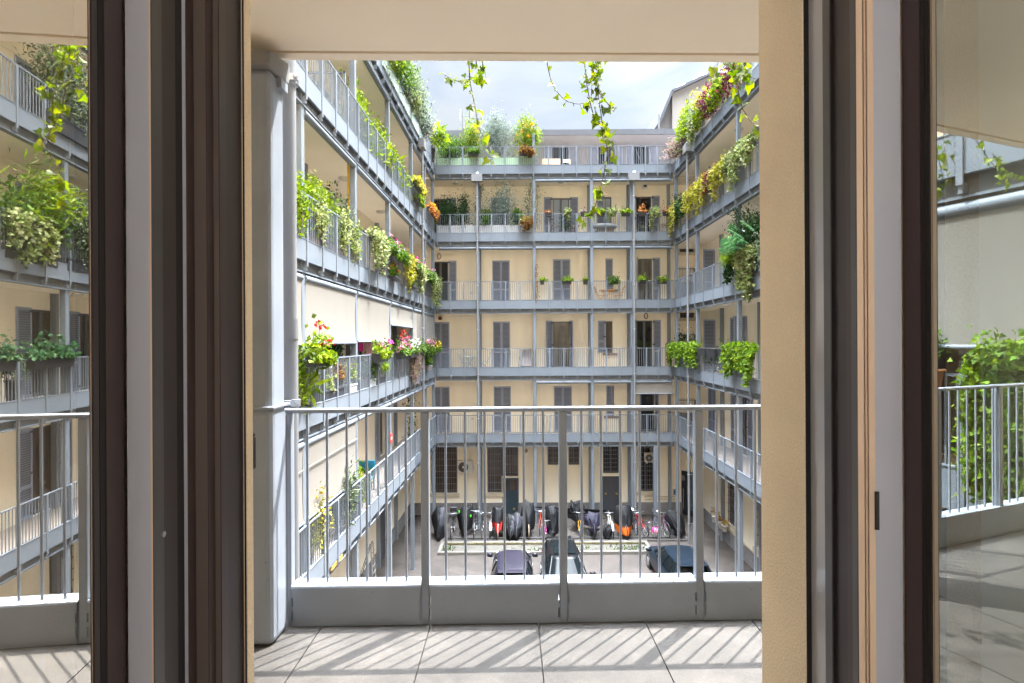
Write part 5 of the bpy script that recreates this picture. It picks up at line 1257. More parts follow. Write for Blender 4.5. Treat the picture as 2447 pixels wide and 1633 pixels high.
m.build('wires', None, tre)
rng = np.random.default_rng(77)
p = np.concatenate([shrub_pts(PF(sF(1626), .42, FZ[2] + 1.45), (.16, .1, .55), 260, rng, 10), shrub_pts(PF(sF(1645), .42, FZ[2] + 1.5), (.40, .1, .28), 160, rng, 10)]); leaves('climber', p, .10, .7, G_DARK, tre, rng)
bush('leafy plant on the floor of the second-floor right gallery behind the bars', 'plant', PR, 21.5, .5, FZ[2] + .25, .45, .75, 240, G_DARK, L=.13, pot=('round', TERRA, .25), seed=290, name='potted_plant')

# ---------------------------------------------------------------- ivy strands hanging in front of us
def hang(label, paths, Y, n_leaf, seed, size=.05, metric=False):
    rng = np.random.default_rng(seed); pos = (lambda a, b_, y: Vector((a, y, b_))) if metric else atY; p0 = pos(*paths[0][0], Y)
    t = thing('hanging_ivy', label, 'ivy', p0, 'ivy strands hanging over our balcony'); mb = MB(); pts = []
    for pth, cnt in zip(paths, n_leaf):
        w = [pos(px, py, Y + .05 * math.sin(i * 1.3 + seed)) for i, (px, py) in enumerate(pth)]
        mb.tube(w, [.0032 - .0016 * i / max(1, len(w) - 1) for i in range(len(w))], 6, BARK)
        seg = [(w[i + 1] - w[i]).length for i in range(len(w) - 1)]; tot = sum(seg)
        for k in range(cnt):
            u = tot * (k + rng.uniform(.1, .9)) / cnt; i = 0
            while i < len(seg) - 1 and u > seg[i]: u -= seg[i]; i += 1
            c = w[i].lerp(w[i + 1], min(1, u / seg[i])); off = Vector(rng.normal(size=3)); off.normalize(); off *= rng.uniform(.012, .04); off.z -= .006
            mb.tube([c, c + off], .0012, 4, BARK); pts.append(c + off)
    mb.build('stem', None, t)
    leaves('foliage', np.array(pts), size, .95, G_IVYN, t, rng, axis=(0, -.25, -.7), spread=.75, shape='ivy')
G_IVYN = leafmat('leaf_ivy_near', [(.07, .12, .012), (.12, .19, .016), (.18, .26, .02), (.27, .32, .025), (.10, .15, .03), (.15, .22, .016), (.22, .29, .03), (.30, .33, .03), (.11, .17, .016)], transl=.45)
hang('short ivy strand hanging before the antenna, with a tuft at its top', [
    [(1120, 120), (1120, 150), (1124, 200), (1131, 235), (1137, 262), (1143, 300), (1150, 318), (1166, 345), (1176, 372), (1182, 398)],
    [(1120, 135), (1122, 190), (1110, 196), (1095, 195), (1080, 190), (1068, 183), (1058, 176)],
    [(1135, 130), (1140, 160), (1150, 182), (1160, 188), (1140, 196), (1128, 192)], [(1150, 130), (1154, 158), (1160, 176)]], 3.05, [22, 18, 14, 8], 11)
hang('thin curved ivy strand left of the longest one', [[(1305, 120), (1308, 155), (1316, 190), (1327, 215), (1345, 235), (1358, 244), (1380, 249), (1408, 246)]], 3.05, [12], 12, .05)
hang('longest ivy strand dangling down past the top galleries', [
    [(1395, 120), (1397, 150), (1402, 200), (1410, 245), (1418, 275), (1430, 290), (1438, 305), (1448, 340), (1452, 370), (1446, 400), (1440, 430), (1432, 458), (1425, 485), (1416, 510), (1405, 522), (1392, 522)],
    [(1415, 120), (1418, 170), (1428, 210), (1434, 260), (1440, 300), (1447, 330)], [(1420, 130), (1426, 160), (1430, 200), (1434, 225), (1455, 252), (1472, 260)], [(1432, 120), (1436, 140), (1428, 165)]], 3.05, [54, 26, 14, 8], 13, .052)
hang('ivy strand at the right beside the reveal', [[(1757, 110), (1760, 160), (1762, 210), (1768, 238), (1775, 262), (1790, 285), (1810, 304), (1830, 318)], [(1725, 110), (1716, 150), (1706, 190), (1698, 212)], [(1728, 150), (1750, 170), (1780, 182), (1815, 190)], [(1770, 120), (1776, 150), (1772, 180)]], 3.0, [20, 8, 12, 12], 14, .055)
hang('ivy sprigs beyond the column, seen only in the right-hand glass', [[(-2.72, 10.6), (-2.76, 10.4), (-2.80, 10.2), (-2.84, 10.02)], [(-2.95, 10.5), (-2.90, 10.3), (-2.86, 10.15)], [(-3.35, 10.6), (-3.42, 10.42), (-3.55, 10.3), (-3.75, 10.22)], [(-3.6, 10.5), (-3.7, 10.35), (-3.85, 10.28)]], 3.05, [16, 10, 18, 10], 15, .06, True)
# ================================================================== COURTYARD FLOOR
TYRE = mat('tyre_rubber', (.018, .018, .02), rough=.8, var=.1)
def bed():
    t = thing('gravel_bed', 'long stone-kerbed gravel bed behind the parked cars', 'planting bed', (1.5, 23, 0))
    x0 = ground(1055, 1300).x; x1 = 5.9; y1 = ground(1300, 1300).y; y0 = ground(1300, 1327).y
    K = mat('kerb_stone', (.135, .122, .105), rough=.9, var=.12, vscale=5)
    m = MB(); w = .14
    m.box(x0, x1, y1 - w, y1, 0, .13, K); m.box(x0, x1, y0, y0 + w, 0, .13, K); m.box(x0, x0 + w, y0 + w, y1 - w, 0, .128, K); m.box(x1 - w, x1, y0 + w, y1 - w, 0, .128, K); m.build('kerb', None, t)
    m = MB(); m.box(x0 + w, x1 - w, y0 + w, y1 - w, .001, .03, mat('gravel', (.095, .086, .072), rough=1, var=.3, vscale=22, bump=1, bscale=55, grain=.5)); m.build('gravel', None, t)
    m = MB(); m.box(x0 + w, x1 - w, y1 - w - .06, y1 - w - .001, .03, .12, mat('mossy_kerb', (.12, .10, .05), rough=1, var=.4, vscale=6)); m.build('mossy_edge', None, t)
    rng = np.random.default_rng(4); pts = []
    for cx, n_, r_ in ((x0 + .35, 70, .12), (4.6, 60, .5), (2.6, 60, .6), (1.2, 40, .5), (5.2, 40, .3)):
        pts.append(np.stack([np.clip(cx + rng.normal(size=n_) * r_, x0 + .2, x1 - .2), y0 + .55 + rng.normal(size=n_) * .16, np.full(n_, .04)], 1))
    leaves('weeds', np.concatenate(pts), .12, .4, G_MID, t, rng, axis=(0, 0, 1.2))
    return y0, y1
BY0, BY1 = bed()

rack = thing('bicycle_rack', 'long low black bicycle rack with wire hoops before the gravel bed', 'bicycle rack', (1, 24.4, 0))
m = MB(); RX0, RX1, RY0_, RY1_ = ground(1060, 1294).x, ground(1640, 1290).x, BY1 + .18, BY1 + .58
for y in (RY0_, RY1_): m.tube([(RX0, y, .06), (RX1, y, .06)], .028, 8, BLACK)
m.build('rail', None, rack)
hp = MB(); k = int((RX1 - RX0) / .42)
for i in range(k):
    x = RX0 + .2 + i * .42
    for dx in (0, .09): hp.tube([(x + dx - .05, RY1_, .06), (x + dx - .05, RY1_ + .02, .34), (x + dx - .025, RY1_ + .02, .40), (x + dx + .005, RY1_ + .02, .34), (x + dx + .005, RY1_, .06)], .007, 5, STEELD)
hp.build('hoop', None, rack, kind='stuff')

def bicycle(label, px, py, col, yaw=0, lean=0.0, basket=False, tyre=TYRE, scale=1.0, guard=None, seat=BLACK, fork=None):
    """front wheel towards us at pixel (px, py)"""
    g0 = ground(px, py); t = thing('bicycle', label, 'bicycle', g0, 'bicycles in the rack')
    t.rotation_euler = (0, lean, yaw)
    S = scale
    def V(x, y, z): return Vector((x * S, y * S, z * S))
    def bld(mb, name, m=None, par=t):
        o = mb.build(name, m); o.parent = par; return o
    fm = mat('bike_' + '_'.join(f'{c:.2f}' for c in col), col, rough=.3, var=.05, coat=.3)
    r = .33
    for cy in (.33, 1.36):
        w = bpy.data.objects.new('wheel', None); C.objects.link(w); w.parent = t
        ty = MB(); ty.tube([V(0, cy + r * math.cos(a * .2618), r + r * math.sin(a * .2618)) for a in range(25)], .024 * S, 6, tyre, cap=False); bld(ty, 'tyre', None, w)
        rm_ = MB(); rm_.tube([V(0, cy + (r - .035) * math.cos(a * .2618), r + (r - .035) * math.sin(a * .2618)) for a in range(25)], .009 * S, 5, CHROME, cap=False)
        for a in range(12): rm_.bar(V(0, cy, r), V(0, cy + (r - .04) * math.cos(a * .5236), r + (r - .04) * math.sin(a * .5236)), .0025 * S, CHROME, 4)
        rm_.bar(V(-.05, cy, r), V(.05, cy, r), .02 * S, CHROME); bld(rm_, 'rim', None, w)
    fr = MB(); hd, hb, bb_, se = V(0, .62, .92), V(0, .57, .72), V(0, .90, .30), V(0, 1.06, .80)
    for a, b_ in ((hb, bb_), (hd.lerp(hb, .3), se), (bb_, se)): fr.tube([a, b_], .019 * S, 8, fm)
    fr.tube([hd, hb], .022 * S, 8, fm)
    for sx_ in (-.05, .05):
        fr.tube([hb, V(sx_, .52, .66), V(sx_, .33, .33)], .012 * S, 6, fork or fm); fr.tube([bb_, V(sx_, 1.36, .33)], .010 * S, 6, fm); fr.tube([se, V(sx_, 1.36, .33)], .009 * S, 6, fm)
    bld(fr, 'frame')
    h = MB(); h.tube([hd, V(0, .60, 1.02)], .014 * S, 6, CHROME); h.tube([V(-.30, .74, 1.0), V(-.2, .62, 1.05), V(0, .58, 1.03), V(.2, .62, 1.05), V(.30, .74, 1.0)], .012 * S, 6, CHROME)
    for sx_ in (-1, 1): h.tube([V(sx_ * .27, .70, 1.015), V(sx_ * .32, .78, .99)], .019 * S, 6, BLACK)
    bld(h, 'handlebar')
    s = MB(); s.tube([se, V(0, 1.09, .90)], .013 * S, 6, CHROME); s.lathe(V(0, 1.12, .89), [(.03 * S, 0), (.09 * S, .03 * S), (.085 * S, .06 * S), (.03 * S, .075 * S)], 12, seat, sx=.9, sy=1.5); bld(s, 'saddle')
    c = MB(); c.tube([bb_ + V(-.07, 0, 0), bb_ + V(.07, 0, 0)], .02 * S, 6, CHROME); c.tube([bb_ + V(.07, 0, 0), bb_ + V(.08, -.12, -.1)], .01 * S, 5, CHROME); c.tube([bb_ + V(-.07, 0, 0), bb_ + V(-.08, .12, .1)], .01 * S, 5, CHROME)
    c.box((bb_.x + .08 * S), (bb_.x + .17 * S), bb_.y - .16 * S, bb_.y - .09 * S, bb_.z - .12 * S, bb_.z - .10 * S, BLACK); c.box((bb_.x - .17 * S), (bb_.x - .08 * S), bb_.y + .09 * S, bb_.y + .16 * S, bb_.z + .1 * S, bb_.z + .12 * S, BLACK); bld(c, 'crank')
    if guard:
        gd_ = MB()
        for cy in (.33, 1.36):
            pts = [V(0, cy + .37 * math.cos(a), .33 + .37 * math.sin(a)) for a in np.linspace(.1, 2.9, 10)]
            for p0, p1 in zip(pts, pts[1:]): gd_.add([p0 + V(-.03, 0, 0), p0 + V(.03, 0, 0), p1 + V(.03, 0, 0), p1 + V(-.03, 0, 0)], [(0, 1, 2, 3)], guard)
        bld(gd_, 'mudguard')
    if basket:
        bk = MB(); a0, a1 = V(-.17, .20, .78), V(.17, .45, 1.0)
        for i in range(8):
            x = a0.x + (a1.x - a0.x) * i / 7
            for yy in (a0.y, a1.y): bk.bar((x, yy, a0.z), (x, yy, a1.z), .004, BLACK, 4)
        for i in range(5):
            z = a0.z + (a1.z - a0.z) * i / 4; bk.tube([(a0.x, a0.y, z), (a1.x, a0.y, z), (a1.x, a1.y, z), (a0.x, a1.y, z), (a0.x, a0.y, z)], .004, 4, BLACK)
        bld(bk, 'basket')
    return t

def cover(label, px, py, h, w, ln, col, seed=0, hump=.62, low=.12, yaw=0, col2=None, lean=0, name='covered_bicycle', wheel=True, hem=None, wcol=None, skew=0):
    """rain cover drawn over a bicycle: loft of pinched, creased sections; front wheel shows below"""
    w *= 1.12; g0 = ground(px, py); rng = np.random.default_rng(seed); t = thing(name, label, 'bicycle', g0, 'covered bicycles in the rack'); t.rotation_euler = (0, lean, yaw)
    ny, nk = 30, 36; vs = []; fs = []
    G1, G2 = rng.normal(size=(9, 8)), rng.normal(size=(16, 15))
    def vn(G, a, c):
        x, y_ = a * (G.shape[0] - 1.001), c * (G.shape[1] - 1.001); i0, j0 = int(x), int(y_); fx, fy = x - i0, y_ - j0; fx, fy = fx * fx * (3 - 2 * fx), fy * fy * (3 - 2 * fy)
        return (G[i0, j0] * (1 - fx) + G[i0 + 1, j0] * fx) * (1 - fy) + (G[i0, j0 + 1] * (1 - fx) + G[i0 + 1, j0 + 1] * fx) * fy
    for i in range(ny):
        u = i / (ny - 1); y = u * ln
        prof = h * (.62 + .38 * math.exp(-((u - .36) / .17) ** 2) + .16 * math.exp(-((u - hump) / .12) ** 2) - .10 * u)
        prof *= min(1, (.25 + 5 * min(u, 1 - u)))
        wd = w * (.40 + .60 * math.exp(-((u - .38) / .16) ** 2) + .2 * math.exp(-((u - .7) / .2) ** 2)) * min(1, .3 + 5 * min(u, 1 - u))
        for j in range(nk):
            a = math.pi * j / (nk - 1); cx, cz = math.cos(a), math.sin(a)
            zz = low + (prof - low) * (cz ** .5)
            q1, q2 = vn(G1, u, j / (nk - 1)), vn(G2, u, j / (nk - 1)); fold = 1 + .10 * q1 + .06 * q2; zz *= 1 + .05 * q1 * cz + .02 * q2
            pin = .70 + .30 * min(1, zz / (prof * .55))
            xx = wd * math.copysign(abs(cx) ** .62, cx) * fold * pin * (1 - .12 * (zz / prof) ** 4)
            vs.append((xx + skew * zz, y + .05 * q1 + .03 * q2, zz))
    for i in range(ny - 1):
        for j in range(nk - 1): a = i * nk + j; fs.append((a, a + 1, a + nk + 1, a + nk))
    fs.append(tuple(range(nk))); fs.append(tuple((ny - 1) * nk + j for j in range(nk))[::-1])
    cm = mat('cover_' + '_'.join(f'{c:.3f}' for c in col), col, rough=.62, spec=.25, var=.25, vscale=3)
    m = MB(); m.add(vs, fs, cm, True)
    if col2 is not None:
        cm2 = mat('cover_' + '_'.join(f'{c:.3f}' for c in col2), col2, rough=.65, spec=.25, var=.1, vscale=3); k2 = m.mi(cm2)
        for q_, f in enumerate(m.f[:-2]):
            if hem:
                if sum(m.v[i][2] for i in f) / 4 < hem and sum(m.v[i][1] for i in f) / 4 < ln * .6: m.m[q_] = k2
            elif sum(m.v[i][0] for i in f) / 4 > .02 and sum(m.v[i][2] for i in f) / 4 > h * .45: m.m[q_] = k2
    o = m.build('cover', None); o.parent = t
    if wheel:
        w_ = bpy.data.objects.new('wheel', None); C.objects.link(w_); w_.parent = t
        ty = MB(); ty.tube([(0, .16 + .33 * math.cos(a * .2618), .33 + .33 * math.sin(a * .2618)) for a in range(25)], .026, 6, wcol or TYRE, cap=False); o = ty.build('tyre', None); o.parent = w_
        ty = MB(); ty.tube([(0, .16 + .29 * math.cos(a * .2618), .33 + .29 * math.sin(a * .2618)) for a in range(25)], .008, 5, CHROME, cap=False)
        for a in range(10): ty.bar((0, .16, .33), (0, .16 + .29 * math.cos(a * .628), .33 + .29 * math.sin(a * .628)), .003, CHROME, 4)
        o = ty.build('rim', None); o.parent = w_
    return t
CB, CG = (.0085, .0085, .010), (.055, .055, .068)
WOODT = mat('dusty_tyre', (.30, .22, .15), rough=.9)
cover('leftmost bicycle under a tall black and grey cover', 1048, 1295, 1.42, .34, 1.75, CB, 1, col2=CG, low=.06, wheel=False)
bicycle('black bicycle with a top box beside the leftmost cover', 1077, 1293, (.02, .02, .022), seat=BLACK)
m = MB(); m.box(-.17, .17, 1.18, 1.5, .92, 1.16, BLACK); bt = bpy.data.objects['bicycle']; o = m.build('top_box', None, None, bevel=.05); o.parent = bt
cover('bicycle under a black cover with small green reflective marks', 1110, 1288, 1.42, .34, 1.6, CB, 2, low=.30)
gt = bpy.data.objects['covered_bicycle.001']; m = MB()
GRN = mat('green_mark', (.10, .75, .03), rough=.5, var=0)
for x, y, z in ((-.27, .5, 1.12), (.26, .5, .92)): m.box(x - .03, x + .03, y - .16, y - .14, z - .05, z + .05, GRN)
o = m.build('reflective_mark', None); o.parent = gt
bicycle('dark motorised bicycle with a thick front tyre', 1131, 1292, (.015, .016, .018), scale=1.08, guard=BLACK, lean=.06)
bicycle('black city bicycle with a wire front basket', 1151, 1291, (.03, .03, .03), basket=True, lean=-.05)
bicycle('white bicycle with a red rear light beside the red one', 1170, 1291, (.62, .60, .58), lean=.08, guard=CHROME)
bicycle('red bicycle with swept handlebars left of the red-hemmed cover', 1179, 1290, (.50, .02, .03), lean=.14)
cover('bicycle under a peaked black cover with a bright red hem', 1190, 1292, 1.40, .30, 1.7, CB, 3, col2=(.42, .012, .012), hem=.72, low=.42, wcol=WOODT)
cover('wide sagging black cover with a grey top beside the teal door', 1218, 1297, 1.12, .36, 1.6, CB, 4, col2=CG, low=.28, wcol=TYRE, lean=.08)
cover('narrow black cover with a grey shoulder, right of the sagging one', 1234, 1296, 1.20, .30, 1.7, CB, 5, col2=CG, low=.22)
cover('tall pointed black cover with a dusty tyre poking out below', 1264, 1291, 1.55, .32, 1.7, CB, 6, low=.34, wcol=WOODT)
bicycle('orange-red bicycle squeezed behind the tall pointed cover', 1290, 1286, (.55, .05, .02), yaw=-.1)
bicycle("small child's bicycle in white and pink", 1305, 1292, (.60, .50, .55), scale=.72, fork=mat('bike_pink', (.60, .03, .32), rough=.4), basket=True)
cover('bulky black cover hiding a bicycle behind the middle car', 1322, 1284, 1.38, .36, 1.6, CB, 7, low=.10, wheel=False)
bicycle('yellow-forked bicycle carrying a bundled black cover', 1388, 1290, (.06, .06, .06), fork=mat('bike_yellow', (.75, .38, .01), rough=.35), basket=True)
cover('bundled black cover draped over a child seat on the yellow-forked bicycle', 1378, 1274, 1.45, .34, 1.0, CB, 8, low=.86, wheel=False, name='draped_cover', lean=.05)
cover('bicycle half under a dark violet cover with grey stripes', 1420, 1291, 1.10, .38, 1.5, (.018, .015, .030), 9, low=.52)
cover('small bundled black cover lying on the rack', 1452, 1290, .62, .26, .55, CB, 10, low=.03, wheel=False, name='bundled_cover')
bicycle('cream ladies bicycle left of the largest cover', 1467, 1291, (.55, .52, .45), guard=WHITE, lean=-.06)
cover('largest black cover with an orange lower flap', 1498, 1293, 1.55, .42, 1.8, CB, 11, col2=(.60, .12, .008), hem=.55, low=.22)
bicycle('black bicycle with a white spotted saddle cover', 1524, 1284, (.02, .02, .02), seat=WHITE)
bicycle('bright red bicycle leaning on its stand', 1552, 1288, (.62, .01, .02), yaw=.28, lean=-.12)
bicycle("small child's bicycle behind the red one", 1572, 1287, (.05, .05, .06), scale=.62, yaw=.5)
hm = thing('helmet', 'pink and white helmet hung on the small bicycle', 'helmet', ground(1566, 1275)); v = atY(1566, 1266, ground(1566, 1286).y)
m = MB(); m.lathe(v - Vector((0, 0, .1)), [(.15, 0), (.17, .06), (.14, .15), (.07, .2), (.01, .215)], 18, mat('helmet_pink', (.75, .03, .22), rough=.3)); m.build('shell', None, hm)
m = MB()
for i in (-1, 0, 1): m.box(v.x + i * .07 - .012, v.x + i * .07 + .012, v.y - .175, v.y - .12, v.z - .06, v.z + .08, WHITE)
m.build('vent_stripe', None, hm)
bicycle('purple-grey bicycle with a pale pink saddle at the right of the rack', 1602, 1290, (.14, .06, .12), yaw=.22, seat=mat('saddle_pink', (.75, .55, .58), rough=.6))
cover('rightmost black cover slumped against a bicycle', 1630, 1288, 1.15, .42, 1.5, CB, 12, low=.03, wheel=False, skew=-.25)

# ---------------------------------------------------------------- cars
CARGLASS = mat('car_glass', (.006, .008, .009), rough=.06, var=0, spec=.07)
CARGLASS2 = mat('car_screen', (.03, .05, .05), rough=.03, var=.2, spec=.9)
RUBB = mat('car_trim', (.012, .012, .013), rough=.6, var=0)
def car(label, loc, yaw, paint, L=3.9, W=1.66, Hh=1.5, kind='hatch', sunroof=False, sc_=.90):
    t = thing('parked_car', label, 'car', loc, 'cars parked in the courtyard'); t.rotation_euler = (0, 0, yaw)
    pm = paint
    def own(o, p=t): o.parent = p; return o
    # body hull: x across, y forward (front = +L/2)
    S = [(-.5, .60, .30, .62, .80), (-.485, .80, .22, .66, .92), (-.44, .92, .18, .74, .98), (-.3, .985, .16, .80, .97), (-.1, 1.0, .16, .82, .95), (.1, 1.0, .16, .82, .94), (.24, .985, .16, .80, .92), (.34, .96, .17, .76, .86), (.44, .88, .19, .68, .76), (.485, .76, .22, .58, .66), (.5, .58, .30, .50, .58)]
    vs = []; fs = []; nk = 12
    for u, w, zb, zs, zt in S:
        hw = W / 2 * w
        prof = [(-hw * .86, zb), (-hw * .97, zb + .08), (-hw, (zb + zs) / 2), (-hw * .985, zs), (-hw * .90, zt - .02), (-hw * .5, zt + .012), (hw * .5, zt + .012), (hw * .90, zt - .02), (hw * .985, zs), (hw, (zb + zs) / 2), (hw * .97, zb + .08), (hw * .86, zb)]
        vs += [(x * sc_, u * L * sc_, z * sc_) for x, z in prof]
    for i in range(len(S) - 1):
        for k in range(nk): fs.append((i * nk + k, i * nk + (k + 1) % nk, (i + 1) * nk + (k + 1) % nk, (i + 1) * nk + k))
    fs.append(tuple(range(nk))); fs.append(tuple((len(S) - 1) * nk + k for k in range(nk))[::-1])
    m = MB(); m.add(vs, fs, pm, True); o = own(m.build('body', None)); sub = o.modifiers.new('sub', 'SUBSURF'); sub.levels = 2; sub.render_levels = 2
    # cabin: belt ring to roof ring
    if kind == 'hatch': yb0, yb1, yr0, yr1, rw = -.488, .24, -.43, .06, .70
    else: yb0, yb1, yr0, yr1, rw = -.44, .27, -.22, .05, .66
    zb, zr = .93, Hh
    def ring(y0, y1, hw, z, ex=.42, crown=0.0):
        """rounded outline of the cabin at one height"""
        out = []
        for i in range(28):
            t = 2 * math.pi * i / 28; c, s_ = math.cos(t), math.sin(t)
            out.append((hw * math.copysign(abs(c) ** ex, c) * (1 - .05 * max(0, s_)), (y0 + y1) / 2 + (y1 - y0) / 2 * math.copysign(abs(s_) ** ex, s_), z - crown * s_ * s_))
        return out
    k = 28; V3 = lambda R_: [(x * sc_, y * sc_, z * sc_) for x, y, z in R_]; hw = W / 2 * rw
    A_ = V3(ring(yb0 * L, yb1 * L, W / 2 * .93, zb)); B_ = V3(ring(yr0 * L, yr1 * L, hw, zr - .075, .46, .02))
    rings = [B_] + [V3(ring((yr0 + dy) * L, (yr1 - dy) * L, hw * f, zr + dz, .52, cr_)) for f, dy, dz, cr_ in ((.93, .012, -.035, .02), (.82, .035, -.010, .02), (.60, .075, .012, .014), (.32, .13, .024, .006))]
    m = MB(); m.add(A_ + B_, [(i, (i + 1) % k, k + (i + 1) % k, k + i) for i in range(k)], CARGLASS, True); own(m.build('window', None))
    m = MB(); vs = [v for r_ in rings for v in r_]; m.add(vs, [(j * k + i, j * k + (i + 1) % k, (j + 1) * k + (i + 1) % k, (j + 1) * k + i) for j in range(len(rings) - 1) for i in range(k)] + [tuple((len(rings) - 1) * k + i for i in range(k))], pm, True); own(m.build('roof', None))
    for i, r_ in ((3, .042), (11, .042), (17, .05), (25, .05), (0, .028), (14, .028)): a, b_ = Vector(A_[i]), Vector(B_[i]); m = MB(); m.tube([a * 1.004, b_ * 1.004], r_, 6, pm); own(m.build('pillar', None))
    if sunroof:
        m = MB(); y0, y1 = (yr0 + .10) * L * sc_, (yr1 - .06) * L * sc_; m.box(-W * .25 * sc_, W * .25 * sc_, y0, y1, (zr + .012) * sc_, (zr + .034) * sc_, CARGLASS); own(m.build('sunroof', None))
    for sx_ in (-1, 1):
        m = MB(); c = Vector((sx_ * (W / 2 + .10) * sc_, .19 * L * sc_, 1.0 * sc_)); m.lathe(c - Vector((0, 0, .07)), [(.03, 0), (.09, .02), (.105, .07), (.09, .13), (.03, .15)], 12, pm, sx=1.1, sy=.65); m.bar(c, c - Vector((sx_ * .18, 0, .03)), .02, RUBB); own(m.build('mirror', None))
        for yy in (-.31, .31):
            w_ = bpy.data.objects.new('wheel', None); C.objects.link(w_); w_.parent = t
            c = Vector((sx_ * W / 2 * .86 * sc_, yy * L * sc_, .30 * sc_))
            m = MB(); m.tube([c - Vector((.10, 0, 0)), c + Vector((.10, 0, 0))], .30 * sc_, 24, TYRE); m.build('tyre', None).parent = w_
            m = MB(); m.tube([c + Vector((sx_ * .101, 0, 0)), c + Vector((sx_ * .11, 0, 0))], .19 * sc_, 16, CHROME); m.build('rim', None).parent = w_
        m = MB(); c = Vector((sx_ * W * .36 * sc_, -.487 * L * sc_, .80 * sc_)); m.box(c.x - .12, c.x + .12, c.y - .01, c.y + .08, c.z - .09, c.z + .07, mat('tail_lamp', (.35, .01, .01), rough=.15)); own(m.build('tail_light', None, bevel=.02))
        m = MB(); c = Vector((sx_ * W * .34 * sc_, .472 * L * sc_, .62 * sc_)); m.box(c.x - .15, c.x + .15, c.y - .08, c.y + .02, c.z - .05, c.z + .05, mat('head_lamp', (.55, .57, .6), rough=.1)); own(m.build('headlight', None, bevel=.02))
    m = MB(); m.box(-.24, .24, -.512 * L * sc_, -.49 * L * sc_, .48, .56, WHITE); own(m.build('number_plate', None))
    if kind == 'hatch':
        m = MB(); m.box(-W / 2 * .62 * sc_, W / 2 * .62 * sc_, (yr0 - .035) * L * sc_, (yr0 + .03) * L * sc_, (zr - .045) * sc_, (zr - .02) * sc_, pm); own(m.build('spoiler', None, bevel=.012))
    m = MB(); m.tube([(.0, (yr0 + .12) * L * sc_, zr * sc_), (.0, (yr0 + .06) * L * sc_, (zr + .10) * sc_)], .006, 5, RUBB); own(m.build('aerial', None))
    return t
P1 = mat('car_paint_violet_grey', (.010, .009, .017), rough=.4, var=.05, coat=.12, spec=.25)
P2 = mat('car_paint_black', (.006, .006, .0065), rough=.35, var=.1, coat=.12, spec=.2)
P3 = mat('car_paint_petrol', (.005, .010, .017), rough=.35, var=.08, coat=.12, spec=.25)
car('violet-grey hatchback parked nose to the gravel bed', (-.03, 19.72, 0), R(-.5), P1, L=4.4, W=1.68, Hh=1.52)
car('glossy black car with a glass sunroof, facing us', (1.86, 19.5, 0), math.pi + .03, P2, L=4.4, W=1.72, Hh=1.46, sunroof=True)
car('dark petrol-blue hatchback parked at the right end of the gravel bed', (6.12, 20.25, 0), R(2), P3, L=4.3, W=1.74, Hh=1.46)

# ---------------------------------------------------------------- wall units, furniture
def ac(label, px0, px1, py0, py1, d0=-.32):
    s0, s1 = sFw(px0), sFw(px1); Yw = YF + DEP; z1, z0 = zF(py0, Yw), zF(py1, Yw); t = thing('air_conditioner', label, 'air conditioner', PF((s0 + s1) / 2, DEP - .2, z0), 'outdoor cooling units')
    m = MB(); m.box(s0, s1, DEP - .34, DEP - .06, z0, z1, WHITE, PF); m.build('casing', None, t, bevel=.02)
    cx = s0 + (s1 - s0) * .38; cz = (z0 + z1) / 2; r = (z1 - z0) * .40; rr_ = lambda a, q_: PF(cx + q_ * math.cos(a), DEP - .348, cz + q_ * math.sin(a))
    m = MB(); m.tube([PF(cx, DEP - .335, cz), PF(cx, DEP - .344, cz)], r, 28, mat('fan_dark', (.07, .06, .055), rough=.7))
    m.build('fan', None, t)
    m = MB()
    for q_ in np.linspace(r * .3, r, 5): m.tube([rr_(a * .2618, q_) for a in range(25)], .006, 4, GRILLE, cap=False)
    for a in range(8): m.bar(rr_(a * .785, .02), rr_(a * .785, r), .006, GRILLE, 4)
    m.tube([PF(cx, DEP - .345, cz), PF(cx, DEP - .358, cz)], r * .2, 14, WHITE); m.build('fan_guard', None, t)
    m = MB()
    for s in (s0 + .1, s1 - .1): m.box(s - .02, s + .02, DEP - .36, DEP - .003, z0 - .06, z0 - .005, WHITE, PF)
    m.box(s1 - .01, s1 + .06, DEP - .2, DEP - .1, z0 + .1, z0 + .35, WHITE, PF)
    m.build('bracket', None, t)
    m = MB(); m.tube([PF(s1 - .15, DEP - .1, z1), PF(s1 - .17, DEP - .07, z1 + .18), PF(s1 - .10, DEP - .06, z1 + .28), PF(s1 - .04, DEP - .03, z1 + .2)], .02, 6, WHITE); m.build('hose', None, t)
ac('cooling unit on the ground-floor wall between the two tall barred windows', 1093, 1129, 1098, 1127); ac('cooling unit before the barred window at the right end of the ground floor', 1536, 1560, 1082, 1103)
def wlamp(label, px, py, kind, lv):
    Yw = YF + DEP; v = Vector(PF(sFw(px), DEP, zF(py, Yw))); t = thing('wall_lamp', label, 'wall lamp', v, 'lamps on the end wall'); m = MB()
    if kind == 'globe': m.lathe(v + Vector((0, -.14, -.10)), [(.02, 0), (.09, .03), (.11, .1), (.09, .17), (.02, .2)], 14, mat('lamp_amber', (.16, .07, .02), rough=.3)); m.bar(v, v + Vector((0, -.14, .08)), .015, BLACK)
    elif kind == 'ring': m.tube([v + Vector((.09 * math.cos(a * .4488), -.05, .15 * math.sin(a * .4488))) for a in range(15)], .022, 6, mat('lamp_amber', (.16, .07, .02)), cap=False); m.bar(v + Vector((0, 0, .1)), v + Vector((0, -.06, .1)), .012, BLACK)
    elif kind == 'disc': m.tube([v + Vector((0, -.002, 0)), v + Vector((0, -.05, 0))], .11, 18, mat('lamp_ochre', (.34, .24, .09), rough=.5))
    else: m.box(v.x - .14, v.x + .14, v.y - .12, v.y - .003, v.z - .14, v.z + .14, WHITE); m.tube([v + Vector((0, -.12, 0)), v + Vector((0, -.135, 0))], .08, 14, BLACK)
    m.build('fixture', None, t)
